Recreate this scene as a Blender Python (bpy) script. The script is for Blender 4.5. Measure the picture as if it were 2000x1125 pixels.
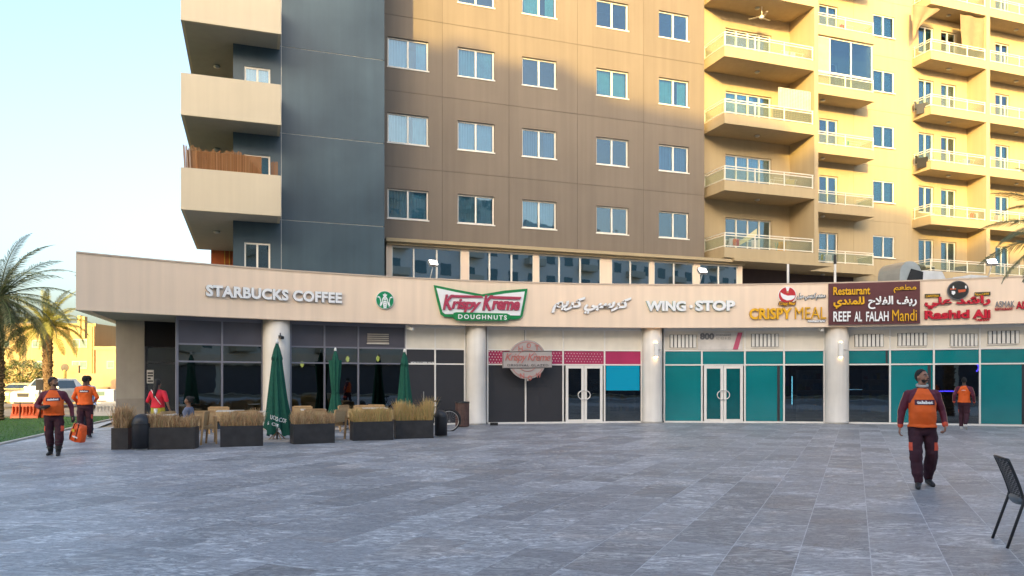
import bpy, bmesh, math, random
from mathutils import Vector, Matrix, Quaternion, noise
from mathutils.bvhtree import BVHTree
for o in list(bpy.data.objects): bpy.data.objects.remove(o)
sc = bpy.context.scene
COL = sc.collection
R = math.radians
pi = math.pi
random.seed(7)

# ---------------------------------------------------------------- camera, sky, sun, exposure
F_PX, CX, HY, EYE = 1470.0, 1000.0, 743.0, 1.60      # focal length in photo pixels, principal column, horizon row, eye height
cam = bpy.data.cameras.new('camera'); cam.sensor_width = 36.0; cam.lens = F_PX/2000*36
cam.shift_y = (HY-562.5)/2000; cam.clip_end = 3000; cam.clip_start = .05
co = bpy.data.objects.new('camera', cam); COL.objects.link(co)
co.location = (0, 0, EYE); co.rotation_euler = (R(90), 0, 0); sc.camera = co
SUN_EL = 13.0
SUN_AZ = math.atan2(-.221, -.975)
sd = Vector((math.sin(SUN_AZ)*math.cos(R(SUN_EL)), math.cos(SUN_AZ)*math.cos(R(SUN_EL)), math.sin(R(SUN_EL))))
w = bpy.data.worlds.new('World'); sc.world = w; w.use_nodes = True
nt = w.node_tree; bg = nt.nodes['Background']
sky = nt.nodes.new('ShaderNodeTexSky'); sky.sky_type = 'NISHITA'; sky.sun_disc = False
sky.sun_elevation = R(SUN_EL); sky.sun_rotation = SUN_AZ % (2*pi)
sky.air_density = 1.0; sky.dust_density = 6.0; sky.ozone_density = 1.5
nt.links.new(sky.outputs[0], bg.inputs[0]); bg.inputs[1].default_value = .15
sl = bpy.data.lights.new('sun', 'SUN'); sl.energy = 2.0; sl.angle = R(.9); sl.color = (1.0, .67, .17)
so = bpy.data.objects.new('sun', sl); COL.objects.link(so)
so.rotation_euler = sd.to_track_quat('Z', 'Y').to_euler(); so.location = sd*60
sc.view_settings.view_transform = 'Standard'; sc.view_settings.look = 'None'
sc.view_settings.exposure = 2.16; sc.view_settings.gamma = 1; sc.view_settings.use_curve_mapping = False
try:
    sc.cycles.use_denoising = True
    sc.cycles.max_bounces = 8; sc.cycles.transparent_max_bounces = 12
    sc.cycles.caustics_reflective = False; sc.cycles.caustics_refractive = False
    sc.cycles.sample_clamp_indirect = 4.0
except Exception: pass

# ---------------------------------------------------------------- tags and mesh helpers
def tag(o, label=None, cat=None, group=None, kind=None):
    if label: o['label'] = label
    if cat: o['category'] = cat
    if group: o['group'] = group
    if kind: o['kind'] = kind
    return o
def empty(name, loc=(0, 0, 0), rz=0, parent=None):
    o = bpy.data.objects.new(name, None); COL.objects.link(o); o.location = loc; o.rotation_euler = (0, 0, rz)
    o.empty_display_size = .3
    if parent: o.parent = parent
    return o
def thing(name, label, cat, loc=(0, 0, 0), rz=0, group=None):
    return tag(empty(name, loc, rz), label, cat, group)
def wm(o):
    m = Matrix.Translation(o.location) @ o.rotation_euler.to_matrix().to_4x4() @ Matrix.Diagonal((*o.scale, 1))
    return wm(o.parent) @ m if o.parent else m
def copy_tree(o, parent=None):
    c = o.copy(); COL.objects.link(c); c.parent = parent
    for ch in KIDS.get(o.name, []):
        copy_tree(ch, c)
        KIDS.setdefault(c.name, [])
    return c
KIDS = {}
class MB:
    def __init__(s): s.v = []; s.f = []; s.m = []; s.mi = 0
    def face(s, ids): s.f.append(tuple(ids)); s.m.append(s.mi)
    def hexa(s, p):      # 8 points: bottom 4 ccw, top 4 ccw
        b = len(s.v); s.v += [tuple(q) for q in p]
        for q in ((3, 2, 1, 0), (4, 5, 6, 7), (0, 1, 5, 4), (1, 2, 6, 5), (2, 3, 7, 6), (3, 0, 4, 7)): s.face([b+i for i in q])
        return s
    def box(s, x0, x1, y0, y1, z0, z1):
        if x0 > x1: x0, x1 = x1, x0
        if y0 > y1: y0, y1 = y1, y0
        return s.hexa([(x0, y0, z0), (x1, y0, z0), (x1, y1, z0), (x0, y1, z0), (x0, y0, z1), (x1, y0, z1), (x1, y1, z1), (x0, y1, z1)])
    def quad(s, *p):
        b = len(s.v); s.v += [tuple(q) for q in p]; s.face(range(b, b+len(p))); return s
    def rings(s, rs, close=True, cap=True):
        b = len(s.v); n = len(rs[0])
        for r in rs: s.v += [tuple(q) for q in r]
        for i in range(len(rs)-1):
            for j in range(n if close else n-1):
                k = (j+1) % n
                s.face((b+i*n+j, b+i*n+k, b+(i+1)*n+k, b+(i+1)*n+j))
        if cap and close:
            s.face([b+j for j in reversed(range(n))]); s.face([b+(len(rs)-1)*n+j for j in range(n)])
        return s
    def tube(s, pts, r, n=8, cap=True):
        pts = [Vector(p) for p in pts]; rs = []
        rr = r if isinstance(r, (list, tuple)) else [r]*len(pts)
        up = None
        for i, p in enumerate(pts):
            d = (pts[min(i+1, len(pts)-1)]-pts[max(i-1, 0)]).normalized()
            if up is None: up = d.orthogonal().normalized()
            up = (up-d*up.dot(d)); up = up.normalized() if up.length > 1e-6 else d.orthogonal().normalized()
            sdv = d.cross(up)
            rs.append([p+(up*math.cos(2*pi*k/n)+sdv*math.sin(2*pi*k/n))*rr[i] for k in range(n)])
        return s.rings(rs, True, cap)
    def caps(s, p0, r0, p1, r1, n=12):     # tapered capsule
        p0, p1 = Vector(p0), Vector(p1); d = (p1-p0)
        d = d.normalized() if d.length > 1e-6 else Vector((0, 0, 1))
        pts, rr = [], []
        for a in (85, 55, 25): pts.append(p0-d*r0*math.sin(R(a))); rr.append(r0*math.cos(R(a)))
        pts += [p0, p1]; rr += [r0, r1]
        for a in (25, 55, 85): pts.append(p1+d*r1*math.sin(R(a))); rr.append(r1*math.cos(R(a)))
        u = d.orthogonal().normalized(); v = d.cross(u)
        return s.rings([[p+(u*math.cos(2*pi*k/n)+v*math.sin(2*pi*k/n))*q for k in range(n)] for p, q in zip(pts, rr)])
    def lathe(s, prof, c=(0, 0, 0), n=24, cap=True):
        return s.rings([[(c[0]+r*math.cos(2*pi*k/n), c[1]+r*math.sin(2*pi*k/n), c[2]+z) for k in range(n)] for r, z in prof], True, cap)
    def ell(s, c, rx, ry, rz, n=14, m=10, rot=None):
        rs = []
        for i in range(m+1):
            a = -pi/2*.98+pi*.98*i/m
            ring = []
            for k in range(n):
                q = Vector((rx*math.cos(a)*math.cos(2*pi*k/n), ry*math.cos(a)*math.sin(2*pi*k/n), rz*math.sin(a)))
                if rot: q = rot @ q
                ring.append(q+Vector(c))
            rs.append(ring)
        return s.rings(rs)
    def mesh(s, name, mats, smooth=False):
        me = bpy.data.meshes.new(name); me.from_pydata(s.v, [], s.f)
        for m in (mats if isinstance(mats, (list, tuple)) else [mats]):
            if m: me.materials.append(m)
        if any(s.m): me.polygons.foreach_set('material_index', s.m)
        if smooth: me.polygons.foreach_set('use_smooth', [True]*len(me.polygons))
        me.update(); return me
    def build(s, name, mats, parent=None, world=False, smooth=False, **kw):
        if parent is not None and world:
            inv = wm(parent).inverted(); s.v = [tuple(inv @ Vector(p)) for p in s.v]
        return link(name, s.mesh(name, mats, smooth), parent, **kw)
def link(name, me, parent=None, loc=None, rot=None, **kw):
    o = bpy.data.objects.new(name, me); COL.objects.link(o)
    if parent is not None: o.parent = parent; KIDS.setdefault(parent.name, []).append(o)
    if loc is not None: o.location = loc
    if rot is not None: o.rotation_euler = rot
    tag(o, **kw); return o
def fix_normals(o):
    bm = bmesh.new(); bm.from_mesh(o.data); bmesh.ops.recalc_face_normals(bm, faces=bm.faces); bm.to_mesh(o.data); bm.free(); return o

# ---------------------------------------------------------------- materials
MATS = {}
def newmat(name):
    m = bpy.data.materials.new(name); m.use_nodes = True; n = m.node_tree
    return m, n, n.nodes['Principled BSDF']
def mat(name, col, rough=.6, metal=0, noise_amt=.12, scale=3.0, bump=.0, bscale=40, spec=.5, emit=None, estr=0, stain=0, coat=0, two=None, ovar=0):
    if name in MATS: return MATS[name]
    m, n, p = newmat(name); L = n.links.new
    p.inputs['Roughness'].default_value = rough; p.inputs['Metallic'].default_value = metal
    p.inputs['Specular IOR Level'].default_value = spec
    if coat: p.inputs['Coat Weight'].default_value = coat; p.inputs['Coat Roughness'].default_value = .12
    tc = n.nodes.new('ShaderNodeNewGeometry')
    nz = n.nodes.new('ShaderNodeTexNoise'); nz.inputs['Scale'].default_value = scale; nz.inputs['Detail'].default_value = 6
    L(tc.outputs['Position'], nz.inputs['Vector'])
    rp = n.nodes.new('ShaderNodeValToRGB'); rp.color_ramp.elements[0].position = .3; rp.color_ramp.elements[1].position = .7
    a = 1-noise_amt; b = 1+noise_amt*.6
    c2 = two if two else tuple(min(1, x*b) for x in col)
    rp.color_ramp.elements[0].color = (*[x*a for x in col], 1); rp.color_ramp.elements[1].color = (*c2, 1)
    L(nz.outputs['Fac'], rp.inputs[0]); out = rp.outputs[0]
    if stain:      # vertical rain streaks
        mp = n.nodes.new('ShaderNodeMapping'); mp.inputs['Scale'].default_value = (3.0, 3.0, .13)
        L(tc.outputs['Position'], mp.inputs['Vector'])
        n2 = n.nodes.new('ShaderNodeTexNoise'); n2.inputs['Scale'].default_value = 1.4; n2.inputs['Detail'].default_value = 5
        L(mp.outputs[0], n2.inputs['Vector'])
        r2 = n.nodes.new('ShaderNodeMapRange'); r2.inputs[1].default_value = .35; r2.inputs[2].default_value = .7
        r2.inputs[3].default_value = 1-stain; r2.inputs[4].default_value = 1+stain*.5; L(n2.outputs['Fac'], r2.inputs[0])
        mx = n.nodes.new('ShaderNodeVectorMath'); mx.operation = 'SCALE'; L(out, mx.inputs[0]); L(r2.outputs[0], mx.inputs['Scale']); out = mx.outputs[0]
    if ovar:
        oi = n.nodes.new('ShaderNodeObjectInfo'); r3 = n.nodes.new('ShaderNodeMapRange'); r3.inputs[3].default_value = 1-ovar; r3.inputs[4].default_value = 1+ovar; L(oi.outputs['Random'], r3.inputs[0])
        m3 = n.nodes.new('ShaderNodeVectorMath'); m3.operation = 'SCALE'; L(out, m3.inputs[0]); L(r3.outputs[0], m3.inputs['Scale']); out = m3.outputs[0]
    L(out, p.inputs['Base Color'])
    if bump:
        nb = n.nodes.new('ShaderNodeTexNoise'); nb.inputs['Scale'].default_value = bscale; nb.inputs['Detail'].default_value = 4
        L(tc.outputs['Position'], nb.inputs['Vector'])
        bp = n.nodes.new('ShaderNodeBump'); bp.inputs['Strength'].default_value = bump; bp.inputs['Distance'].default_value = .02
        L(nb.outputs['Fac'], bp.inputs['Height']); L(bp.outputs[0], p.inputs['Normal'])
    if emit: p.inputs['Emission Color'].default_value = (*emit, 1); p.inputs['Emission Strength'].default_value = estr
    MATS[name] = m; return m
def glass(name, tint, refl=.18, rough=.015, gcol=(1, 1, 1), wav=0.0):
    if name in MATS: return MATS[name]
    m = bpy.data.materials.new(name); m.use_nodes = True; n = m.node_tree; n.nodes.clear(); L = n.links.new
    out = n.nodes.new('ShaderNodeOutputMaterial'); mix = n.nodes.new('ShaderNodeMixShader')
    tr = n.nodes.new('ShaderNodeBsdfTransparent'); tr.inputs[0].default_value = (*tint, 1)
    gl = n.nodes.new('ShaderNodeBsdfGlossy'); gl.inputs[0].default_value = (*gcol, 1); gl.inputs['Roughness'].default_value = rough
    lw = n.nodes.new('ShaderNodeLayerWeight'); lw.inputs[0].default_value = .35
    mr = n.nodes.new('ShaderNodeMapRange'); mr.inputs[3].default_value = refl; mr.inputs[4].default_value = .9
    L(lw.outputs['Fresnel'], mr.inputs[0]); L(mr.outputs[0], mix.inputs[0])
    L(tr.outputs[0], mix.inputs[1]); L(gl.outputs[0], mix.inputs[2]); L(mix.outputs[0], out.inputs[0])
    if wav:
        g = n.nodes.new('ShaderNodeNewGeometry'); nb = n.nodes.new('ShaderNodeTexNoise'); nb.inputs['Scale'].default_value = 1.2
        L(g.outputs['Position'], nb.inputs['Vector']); bp = n.nodes.new('ShaderNodeBump'); bp.inputs['Strength'].default_value = wav; bp.inputs['Distance'].default_value = .05
        L(nb.outputs['Fac'], bp.inputs['Height']); L(bp.outputs[0], gl.inputs['Normal'])
    MATS[name] = m; return m
def blades(name, cols, rough=.7, trans=.0):
    if name in MATS: return MATS[name]
    m, n, p = newmat(name); L = n.links.new
    g = n.nodes.new('ShaderNodeNewGeometry'); oi = n.nodes.new('ShaderNodeObjectInfo')
    ad = n.nodes.new('ShaderNodeMath'); ad.operation = 'ADD'; L(g.outputs['Random Per Island'], ad.inputs[0]); L(oi.outputs['Random'], ad.inputs[1])
    fr = n.nodes.new('ShaderNodeMath'); fr.operation = 'FRACT'; L(ad.outputs[0], fr.inputs[0])
    rp = n.nodes.new('ShaderNodeValToRGB')
    while len(rp.color_ramp.elements) < len(cols): rp.color_ramp.elements.new(.5)
    for i, c in enumerate(cols):
        rp.color_ramp.elements[i].position = i/(len(cols)-1); rp.color_ramp.elements[i].color = (*c, 1)
    L(fr.outputs[0], rp.inputs[0]); L(rp.outputs[0], p.inputs['Base Color']); p.inputs['Roughness'].default_value = rough
    p.inputs['Specular IOR Level'].default_value = .25
    if trans: p.inputs['Subsurface Weight'].default_value = 0
    MATS[name] = m; return m

M_fascia = mat('fascia render', (.88, .69, .52), .75, noise_amt=.05, scale=.5, bump=.06, bscale=60, stain=.06)
M_column = mat('column paint', (.74, .70, .64), .55, noise_amt=.05, scale=2, bump=.05, bscale=25, stain=.12)
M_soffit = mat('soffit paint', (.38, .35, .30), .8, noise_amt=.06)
M_roof = mat('roof screed', (.34, .32, .29), .9, noise_amt=.15)
M_mull = mat('mullion aluminium', (.80, .77, .72), .4, noise_amt=.04)
M_mulld = mat('mullion grey', (.20, .20, .24), .4, noise_amt=.06)
M_panel = mat('spandrel cream', (.78, .72, .62), .45, noise_amt=.05, stain=.04)
M_paneld = mat('spandrel smoke', (.085, .082, .105), .28, noise_amt=.15, scale=1.2)
M_black = mat('black film', (.034, .034, .040), .38, noise_amt=.1, scale=1.5)
M_blackd = mat('dark door head', (.012, .011, .014), .35, noise_amt=.1)
M_teal = mat('teal film', (.001, .19, .205), .12, noise_amt=.10, scale=.9, spec=.6, coat=1, ovar=.05)
M_teal2 = mat('blue roller blind', (.0, .30, .48), .25, noise_amt=.05, scale=.9)
M_pink = mat('magenta film', (.42, .03, .11), .35, noise_amt=.15, scale=1.5)
M_white = mat('white paint', (.78, .76, .72), .4, noise_amt=.03)
M_brown = mat('taupe render', (.190, .155, .122), .8, noise_amt=.07, scale=.45, bump=.05, bscale=50, stain=.08, ovar=.03)
M_cream = mat('cream render', (.43, .335, .20), .8, noise_amt=.05, scale=.4, bump=.05, bscale=50, stain=.05, ovar=.02)
M_creamd = mat('parapet render', (.58, .50, .37), .8, noise_amt=.05, scale=.6, bump=.05, bscale=50, stain=.04)
M_blue = mat('blue render', (.034, .066, .094), .38, noise_amt=.22, scale=.42, bump=.04, bscale=50, stain=.12, spec=.5, two=(.060, .100, .128))
M_joint = mat('joint sealant', (.13, .11, .09), .9)
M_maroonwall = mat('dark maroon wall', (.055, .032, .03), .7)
M_frame = mat('window frame white', (.80, .76, .68), .35, noise_amt=.02)
M_rail = mat('railing paint', (.76, .71, .60), .4, noise_amt=.03)
def frosted():
    m = bpy.data.materials.new('railing glass'); m.use_nodes = True; n = m.node_tree; n.nodes.clear(); L = n.links.new
    o = n.nodes.new('ShaderNodeOutputMaterial'); a = n.nodes.new('ShaderNodeBsdfTransparent'); a.inputs[0].default_value = (.88, .92, .86, 1)
    d = n.nodes.new('ShaderNodeBsdfPrincipled'); d.inputs['Base Color'].default_value = (.34, .37, .31, 1); d.inputs['Roughness'].default_value = .25
    x = n.nodes.new('ShaderNodeMixShader'); x.inputs[0].default_value = .16; L(a.outputs[0], x.inputs[1]); L(d.outputs[0], x.inputs[2]); L(x.outputs[0], o.inputs[0]); return m
M_rglass = frosted()
M_wglass = glass('window glass', (.52, .70, .78), .09, gcol=(.80, .93, 1), wav=.10)
M_sglass = glass('shop glass', (.30, .36, .40), .10, gcol=(.85, .95, 1), wav=.03)
M_curt = [mat('curtain blue', (.42, .62, .74), .9, noise_amt=.1), mat('curtain teal', (.34, .58, .58), .9), mat('curtain deep blue', (.10, .17, .30), .9), mat('curtain pale', (.66, .72, .74), .9)]
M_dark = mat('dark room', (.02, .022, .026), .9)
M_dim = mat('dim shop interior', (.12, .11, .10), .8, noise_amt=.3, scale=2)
M_metal = mat('brushed steel', (.62, .60, .57), .28, metal=1, noise_amt=.05)
M_galv = mat('galvanised duct', (.50, .50, .48), .42, metal=.75, noise_amt=.1)
M_blackmet = mat('black metal', (.02, .02, .022), .45)
M_planter = mat('planter slate', (.030, .029, .031), .45, noise_amt=.35, scale=5, bump=.08)
M_rubber = mat('rubber', (.015, .015, .016), .7)
M_wood = mat('teak', (.46, .29, .14), .55, noise_amt=.2, scale=9)
M_weave = mat('woven cord', (.52, .36, .19), .8, noise_amt=.25, scale=60)
M_lamp = mat('lit lamp', (1, 1, 1), .4, emit=(1, .93, .80), estr=7)
M_lampw = mat('warm lamp', (1, 1, 1), .4, emit=(1, .62, .25), estr=9)

TRASH = []; TMP = bpy.data.scenes.new('scratch')
def tmp_graph():
    with bpy.context.temp_override(scene=TMP, view_layer=TMP.view_layers[0]): return bpy.context.evaluated_depsgraph_get()
# ---------------------------------------------------------------- text to mesh
def text_mesh(body, bold=.0, shear=0, space=1.0, res=3, depth=1.0):
    c = bpy.data.curves.new('t', 'FONT'); c.body = body; c.extrude = .05; c.offset = bold; c.shear = shear; c.space_character = space; c.resolution_u = res
    o = bpy.data.objects.new('t', c); TMP.collection.objects.link(o)
    dg = tmp_graph(); me = bpy.data.meshes.new_from_object(o.evaluated_get(dg))
    v = [tuple(x.co) for x in me.vertices]; f = [tuple(p.vertices) for p in me.polygons]
    TRASH.extend((o, c, me)); TMP.collection.objects.unlink(o)
    if not v: return [], []
    x0 = min(p[0] for p in v); x1 = max(p[0] for p in v); y0 = min(p[1] for p in v); y1 = max(p[1] for p in v); z0 = min(p[2] for p in v); z1 = max(p[2] for p in v)
    return [((p[0]-x0)/(x1-x0), (p[1]-y0)/(y1-y0), (p[2]-z0)/(z1-z0)) for p in v], f
def islands(v, f):
    par = list(range(len(v)))
    def fd(a):
        while par[a] != a: par[a] = par[par[a]]; a = par[a]
        return a
    seen = {}
    for i, p in enumerate(v):       # weld doubles
        k = (round(p[0], 5), round(p[1], 5))
        if k in seen: par[fd(i)] = fd(seen[k])
        else: seen[k] = i
    for q in f:
        for a in q[1:]: par[fd(a)] = fd(q[0])
    g = {}
    for i in range(len(v)): g.setdefault(fd(i), []).append(i)
    out = []
    for ids in sorted(g.values(), key=lambda t: min(v[i][0] for i in t)):
        mp = {a: b for b, a in enumerate(ids)}
        out.append(([v[i] for i in ids], [tuple(mp[a] for a in q) for q in f if q[0] in mp]))
    return out

# ---------------------------------------------------------------- the circle the shops stand on, and the tower's axes
CC = Vector((6.5, .1))
def ray(px, py=HY): return Vector(((px-CX)/F_PX, 1.0, (HY-py)/F_PX))
def circ(px, rad):           # depth and angle where this bearing meets the circle
    r = ray(px); a = r.x*r.x+1; b = -2*(r.x*CC.x+CC.y); c = CC.x**2+CC.y**2-rad*rad
    t = (-b+math.sqrt(b*b-4*a*c))/(2*a)
    return t, math.atan2(r.x*t-CC.x, t-CC.y)
def zat(px, py, rad): t, _ = circ(px, rad); return EYE+t*(HY-py)/F_PX
def P(rad, ph, z): return Vector((CC.x+rad*math.sin(ph), CC.y+rad*math.cos(ph), z))
def arcbox(mb, r0, r1, p0, p1, z0, z1, n=None):
    n = n or max(1, int(abs(p1-p0)/R(1.5)))
    rs = []
    for i in range(n+1):
        ph = p0+(p1-p0)*i/n
        rs.append([P(r0, ph, z0), P(r1, ph, z0), P(r1, ph, z1), P(r0, ph, z1)])
    return mb.rings(rs)
TA = math.atan2(.329, .944)
U = Vector((math.cos(TA), math.sin(TA), 0)); W = Vector((-math.sin(TA), math.cos(TA), 0))
def tat(px, py, wd):         # tower-axis coordinates (s, z) where this bearing meets the plane at depth wd
    r = ray(px, py); t = wd/(r.x*W.x+r.y*W.y); return t*(r.x*U.x+r.y*U.y), EYE+t*r.z
def gnd(px, py, z=0.0): r = ray(px, py); t = (EYE-z)/-r.z; return Vector((r.x*t, t, z))

# ================================================================ GROUND
def surf_tile():
    m, n, p = newmat('plaza stone'); L = n.links.new
    g = n.nodes.new('ShaderNodeNewGeometry'); oi = n.nodes.new('ShaderNodeObjectInfo')
    at = n.nodes.new('ShaderNodeAttribute'); at.attribute_name = 'tile_id'
    ad = n.nodes.new('ShaderNodeMath'); ad.operation = 'ADD'; L(at.outputs['Fac'], ad.inputs[0]); L(oi.outputs['Random'], ad.inputs[1])
    sc9 = n.nodes.new('ShaderNodeMath'); sc9.operation = 'MULTIPLY'; sc9.inputs[1].default_value = 57.0; L(ad.outputs[0], sc9.inputs[0])
    mp = n.nodes.new('ShaderNodeMapping'); mp.inputs['Rotation'].default_value = (0, 0, R(24.5)); mp.inputs['Scale'].default_value = (.8, 2.1, 1)
    L(g.outputs['Position'], mp.inputs['Vector'])
    cx = n.nodes.new('ShaderNodeCombineXYZ'); L(sc9.outputs[0], cx.inputs[2]); L(sc9.outputs[0], cx.inputs[0])
    va = n.nodes.new('ShaderNodeVectorMath'); va.operation = 'ADD'; L(mp.outputs[0], va.inputs[0]); L(cx.outputs[0], va.inputs[1])
    def nz(scale, det, dist, src=va.outputs[0], rough=.6):
        q = n.nodes.new('ShaderNodeTexNoise'); q.inputs['Scale'].default_value = scale; q.inputs['Detail'].default_value = det
        q.inputs['Distortion'].default_value = dist; q.inputs['Roughness'].default_value = rough; L(src, q.inputs['Vector']); return q.outputs['Fac']
    big = nz(1.0, 8, 3.2); fine = nz(4.5, 9, 2.6, rough=.72); mask = nz(.75, 3, .8)
    # banded veining
    s1 = n.nodes.new('ShaderNodeMath'); s1.operation = 'MULTIPLY'; s1.inputs[1].default_value = 34.0; L(big, s1.inputs[0])
    s2 = n.nodes.new('ShaderNodeMath'); s2.operation = 'SINE'; L(s1.outputs[0], s2.inputs[0])
    v1 = n.nodes.new('ShaderNodeMapRange'); v1.inputs[1].default_value = -.7; v1.inputs[2].default_value = 1.0; L(s2.outputs[0], v1.inputs[0])
    f1 = n.nodes.new('ShaderNodeMapRange'); f1.inputs[1].default_value = .43; f1.inputs[2].default_value = .56; L(fine, f1.inputs[0])
    m1 = n.nodes.new('ShaderNodeMapRange'); m1.inputs[1].default_value = .43; m1.inputs[2].default_value = .58; L(mask, m1.inputs[0])
    a1 = n.nodes.new('ShaderNodeMath'); a1.operation = 'MULTIPLY'; L(v1.outputs[0], a1.inputs[0]); L(f1.outputs[0], a1.inputs[1])
    a2 = n.nodes.new('ShaderNodeMath'); a2.operation = 'ADD'; L(a1.outputs[0], a2.inputs[0]); a2.inputs[1].default_value = 0
    a3 = n.nodes.new('ShaderNodeMath'); a3.operation = 'MULTIPLY'; L(a2.outputs[0], a3.inputs[0]); L(m1.outputs[0], a3.inputs[1])
    rp = n.nodes.new('ShaderNodeValToRGB'); e = rp.color_ramp.elements
    e[0].position = .30; e[0].color = (.165, .168, .182, 1); e[1].position = .72; e[1].color = (.43, .43, .45, 1)
    x = e.new(.5); x.color = (.28, .285, .305, 1)
    L(fine, rp.inputs[0])
    gs = n.nodes.new('ShaderNodeMath'); gs.operation = 'MULTIPLY'; gs.inputs[1].default_value = 95.0; L(big, gs.inputs[0])
    g2 = n.nodes.new('ShaderNodeMath'); g2.operation = 'SINE'; L(gs.outputs[0], g2.inputs[0])
    g3 = n.nodes.new('ShaderNodeMapRange'); g3.inputs[1].default_value = -1; g3.inputs[3].default_value = .80; g3.inputs[4].default_value = 1.16; L(g2.outputs[0], g3.inputs[0])
    g4 = n.nodes.new('ShaderNodeVectorMath'); g4.operation = 'SCALE'; L(rp.outputs[0], g4.inputs[0]); L(g3.outputs[0], g4.inputs['Scale'])
    mx = n.nodes.new('ShaderNodeMix'); mx.data_type = 'RGBA'; L(a3.outputs[0], mx.inputs[0]); L(g4.outputs[0], mx.inputs[6]); mx.inputs[7].default_value = (.66, .66, .66, 1)
    # warm rusty blush on some
    bl = n.nodes.new('ShaderNodeMapRange'); bl.inputs[1].default_value = .56; bl.inputs[2].default_value = .74; bl.inputs[4].default_value = .6; L(nz(.42, 3, .6), bl.inputs[0])
    mb = n.nodes.new('ShaderNodeMix'); mb.data_type = 'RGBA'; mb.blend_type = 'MULTIPLY'; L(bl.outputs[0], mb.inputs[0]); L(mx.outputs[2], mb.inputs[6]); mb.inputs[7].default_value = (1.12, .96, .84, 1)
    wn = n.nodes.new('ShaderNodeTexWhiteNoise'); wn.noise_dimensions = '1D'; L(sc9.outputs[0], wn.inputs['W'])
    vr = n.nodes.new('ShaderNodeMapRange'); vr.inputs[3].default_value = .74; vr.inputs[4].default_value = 1.18; L(wn.outputs['Value'], vr.inputs[0])
    sm = n.nodes.new('ShaderNodeVectorMath'); sm.operation = 'SCALE'; L(mb.outputs[2], sm.inputs[0]); L(vr.outputs[0], sm.inputs['Scale'])
    L(sm.outputs[0], p.inputs['Base Color'])
    rr = n.nodes.new('ShaderNodeMapRange'); rr.inputs[3].default_value = .38; rr.inputs[4].default_value = .58; L(fine, rr.inputs[0]); L(rr.outputs[0], p.inputs['Roughness'])
    p.inputs['Specular IOR Level'].default_value = .45
    bp = n.nodes.new('ShaderNodeBump'); bp.inputs['Strength'].default_value = .22; bp.inputs['Distance'].default_value = .01; L(fine, bp.inputs['Height']); L(bp.outputs[0], p.inputs['Normal'])
    return m
M_tile = surf_tile()
M_grout = mat('grout', (.56, .57, .58), .9, noise_amt=.25, scale=6)
M_sand = mat('far ground', (.38, .31, .21), .95, noise_amt=.2, scale=.2)
M_asph = mat('asphalt', (.20, .18, .155), .9, noise_amt=.15, scale=2)
M_kerb = mat('kerb', (.50, .47, .42), .8, noise_amt=.1)
M_lawn = mat('lawn', (.045, .125, .024), .9, noise_amt=.35, scale=6, bump=.6, bscale=90, two=(.075, .18, .04))

o = MB().quad((-900, -300, -.06), (900, -300, -.06), (900, 1500, -.06), (-900, 1500, -.06)).build('ground', M_sand, kind='structure')
# lawn edge line through two points seen at its near and far end
LA, LB = gnd(0, 870), gnd(224, 819)
ld = (LB-LA).normalized(); ln = Vector((-ld.y, ld.x, 0))          # ln points to the lawn side
if ln.x > 0: ln = -ln
e0, e1 = LA-ld*24, LA+ld*15.5
pl = empty('plaza', (0, 0, 0)); tag(pl, kind='structure')
# grout bed: polygon between the kerb line, the shops and the near edge
bed = MB(); pts = [e0+Vector((0, 0, -.0008)), (26, -14, -.0008), (38, 10, -.0008), (36, 24, -.0008)]
pts += [tuple(P(29.5, R(a), -.0008)) for a in range(55, -43, -4)] + [tuple(e1+Vector((0, 0, -.0008)))]
bed.quad(*[tuple(p) for p in pts]); bed.build('grout_bed', M_grout, pl)
TV = Vector((670, 1470, 0)).normalized(); TN = Vector((TV.y, -TV.x, 0))
TW, TL, GAP = .600, 1.20, .004
def inside(p):
    if (p-LA).dot(ln) > -.02: return False
    q = Vector((p.x-CC.x, p.y-CC.y)); return q.length < 28.75 or (p.x < -6 and q.length < 33 and p.y < 27)
tiles = []
lane0 = gnd(1703.6, 1125).dot(TN)
for i in range(-48, 52):
    off = random.choice((0, .6, .6, 0, .3))
    for j in range(-6, 34):
        a = lane0+i*TW+GAP; b = lane0+(i+1)*TW-GAP; c = j*TL+off+GAP; d = (j+1)*TL+off-GAP
        ctr = TN*((a+b)/2)+TV*((c+d)/2)
        if not inside(ctr): continue
        if ctr.y < -6 or abs(ctr.x) > 30: continue
        px = CX+F_PX*ctr.x/max(ctr.y, .5)
        if ctr.y > 5 and (px < -250 or px > 2250): continue
        vis = ctr.y > 5.6 and -20 < px < 2020
        tiles.append((0 if vis else 1, ctr.length, ctr, (a, b, c, d)))
tiles.sort(key=lambda t: (t[0], t[1]))
hw, hl = (TW-2*GAP)/2, (TL-2*GAP)/2
tb = MB(); tb.box(-hw, hw, -hl, hl, -.003, 0); tb.f.pop(0); tb.m.pop(0)
tme = tb.mesh('paving_tile', M_tile)
rz = -math.atan2(TV.x, TV.y)
rest = MB(); ids = []
for k, (_, _, ctr, (a, b, c, d)) in enumerate(tiles):
    dz = random.uniform(0, .0007)
    if k < 300:
        o = link('paving_tile', tme, pl, loc=(ctr.x, ctr.y, dz), rot=(random.uniform(-.0006, .0006), random.uniform(-.0006, .0006), rz))
    else:
        q = [TN*x+TV*y+Vector((0, 0, dz)) for x, y in ((a, c), (b, c), (b, d), (a, d))]
        rest.quad(q[3], q[2], q[1], q[0]) if (q[1]-q[0]).cross(q[2]-q[0]).z < 0 else rest.quad(*q)
        ids.append(random.random())
ro = rest.build('paving_tile', M_tile, pl, kind='stuff')
at = ro.data.attributes.new('tile_id', 'FLOAT', 'FACE'); at.data.foreach_set('value', ids)
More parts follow.
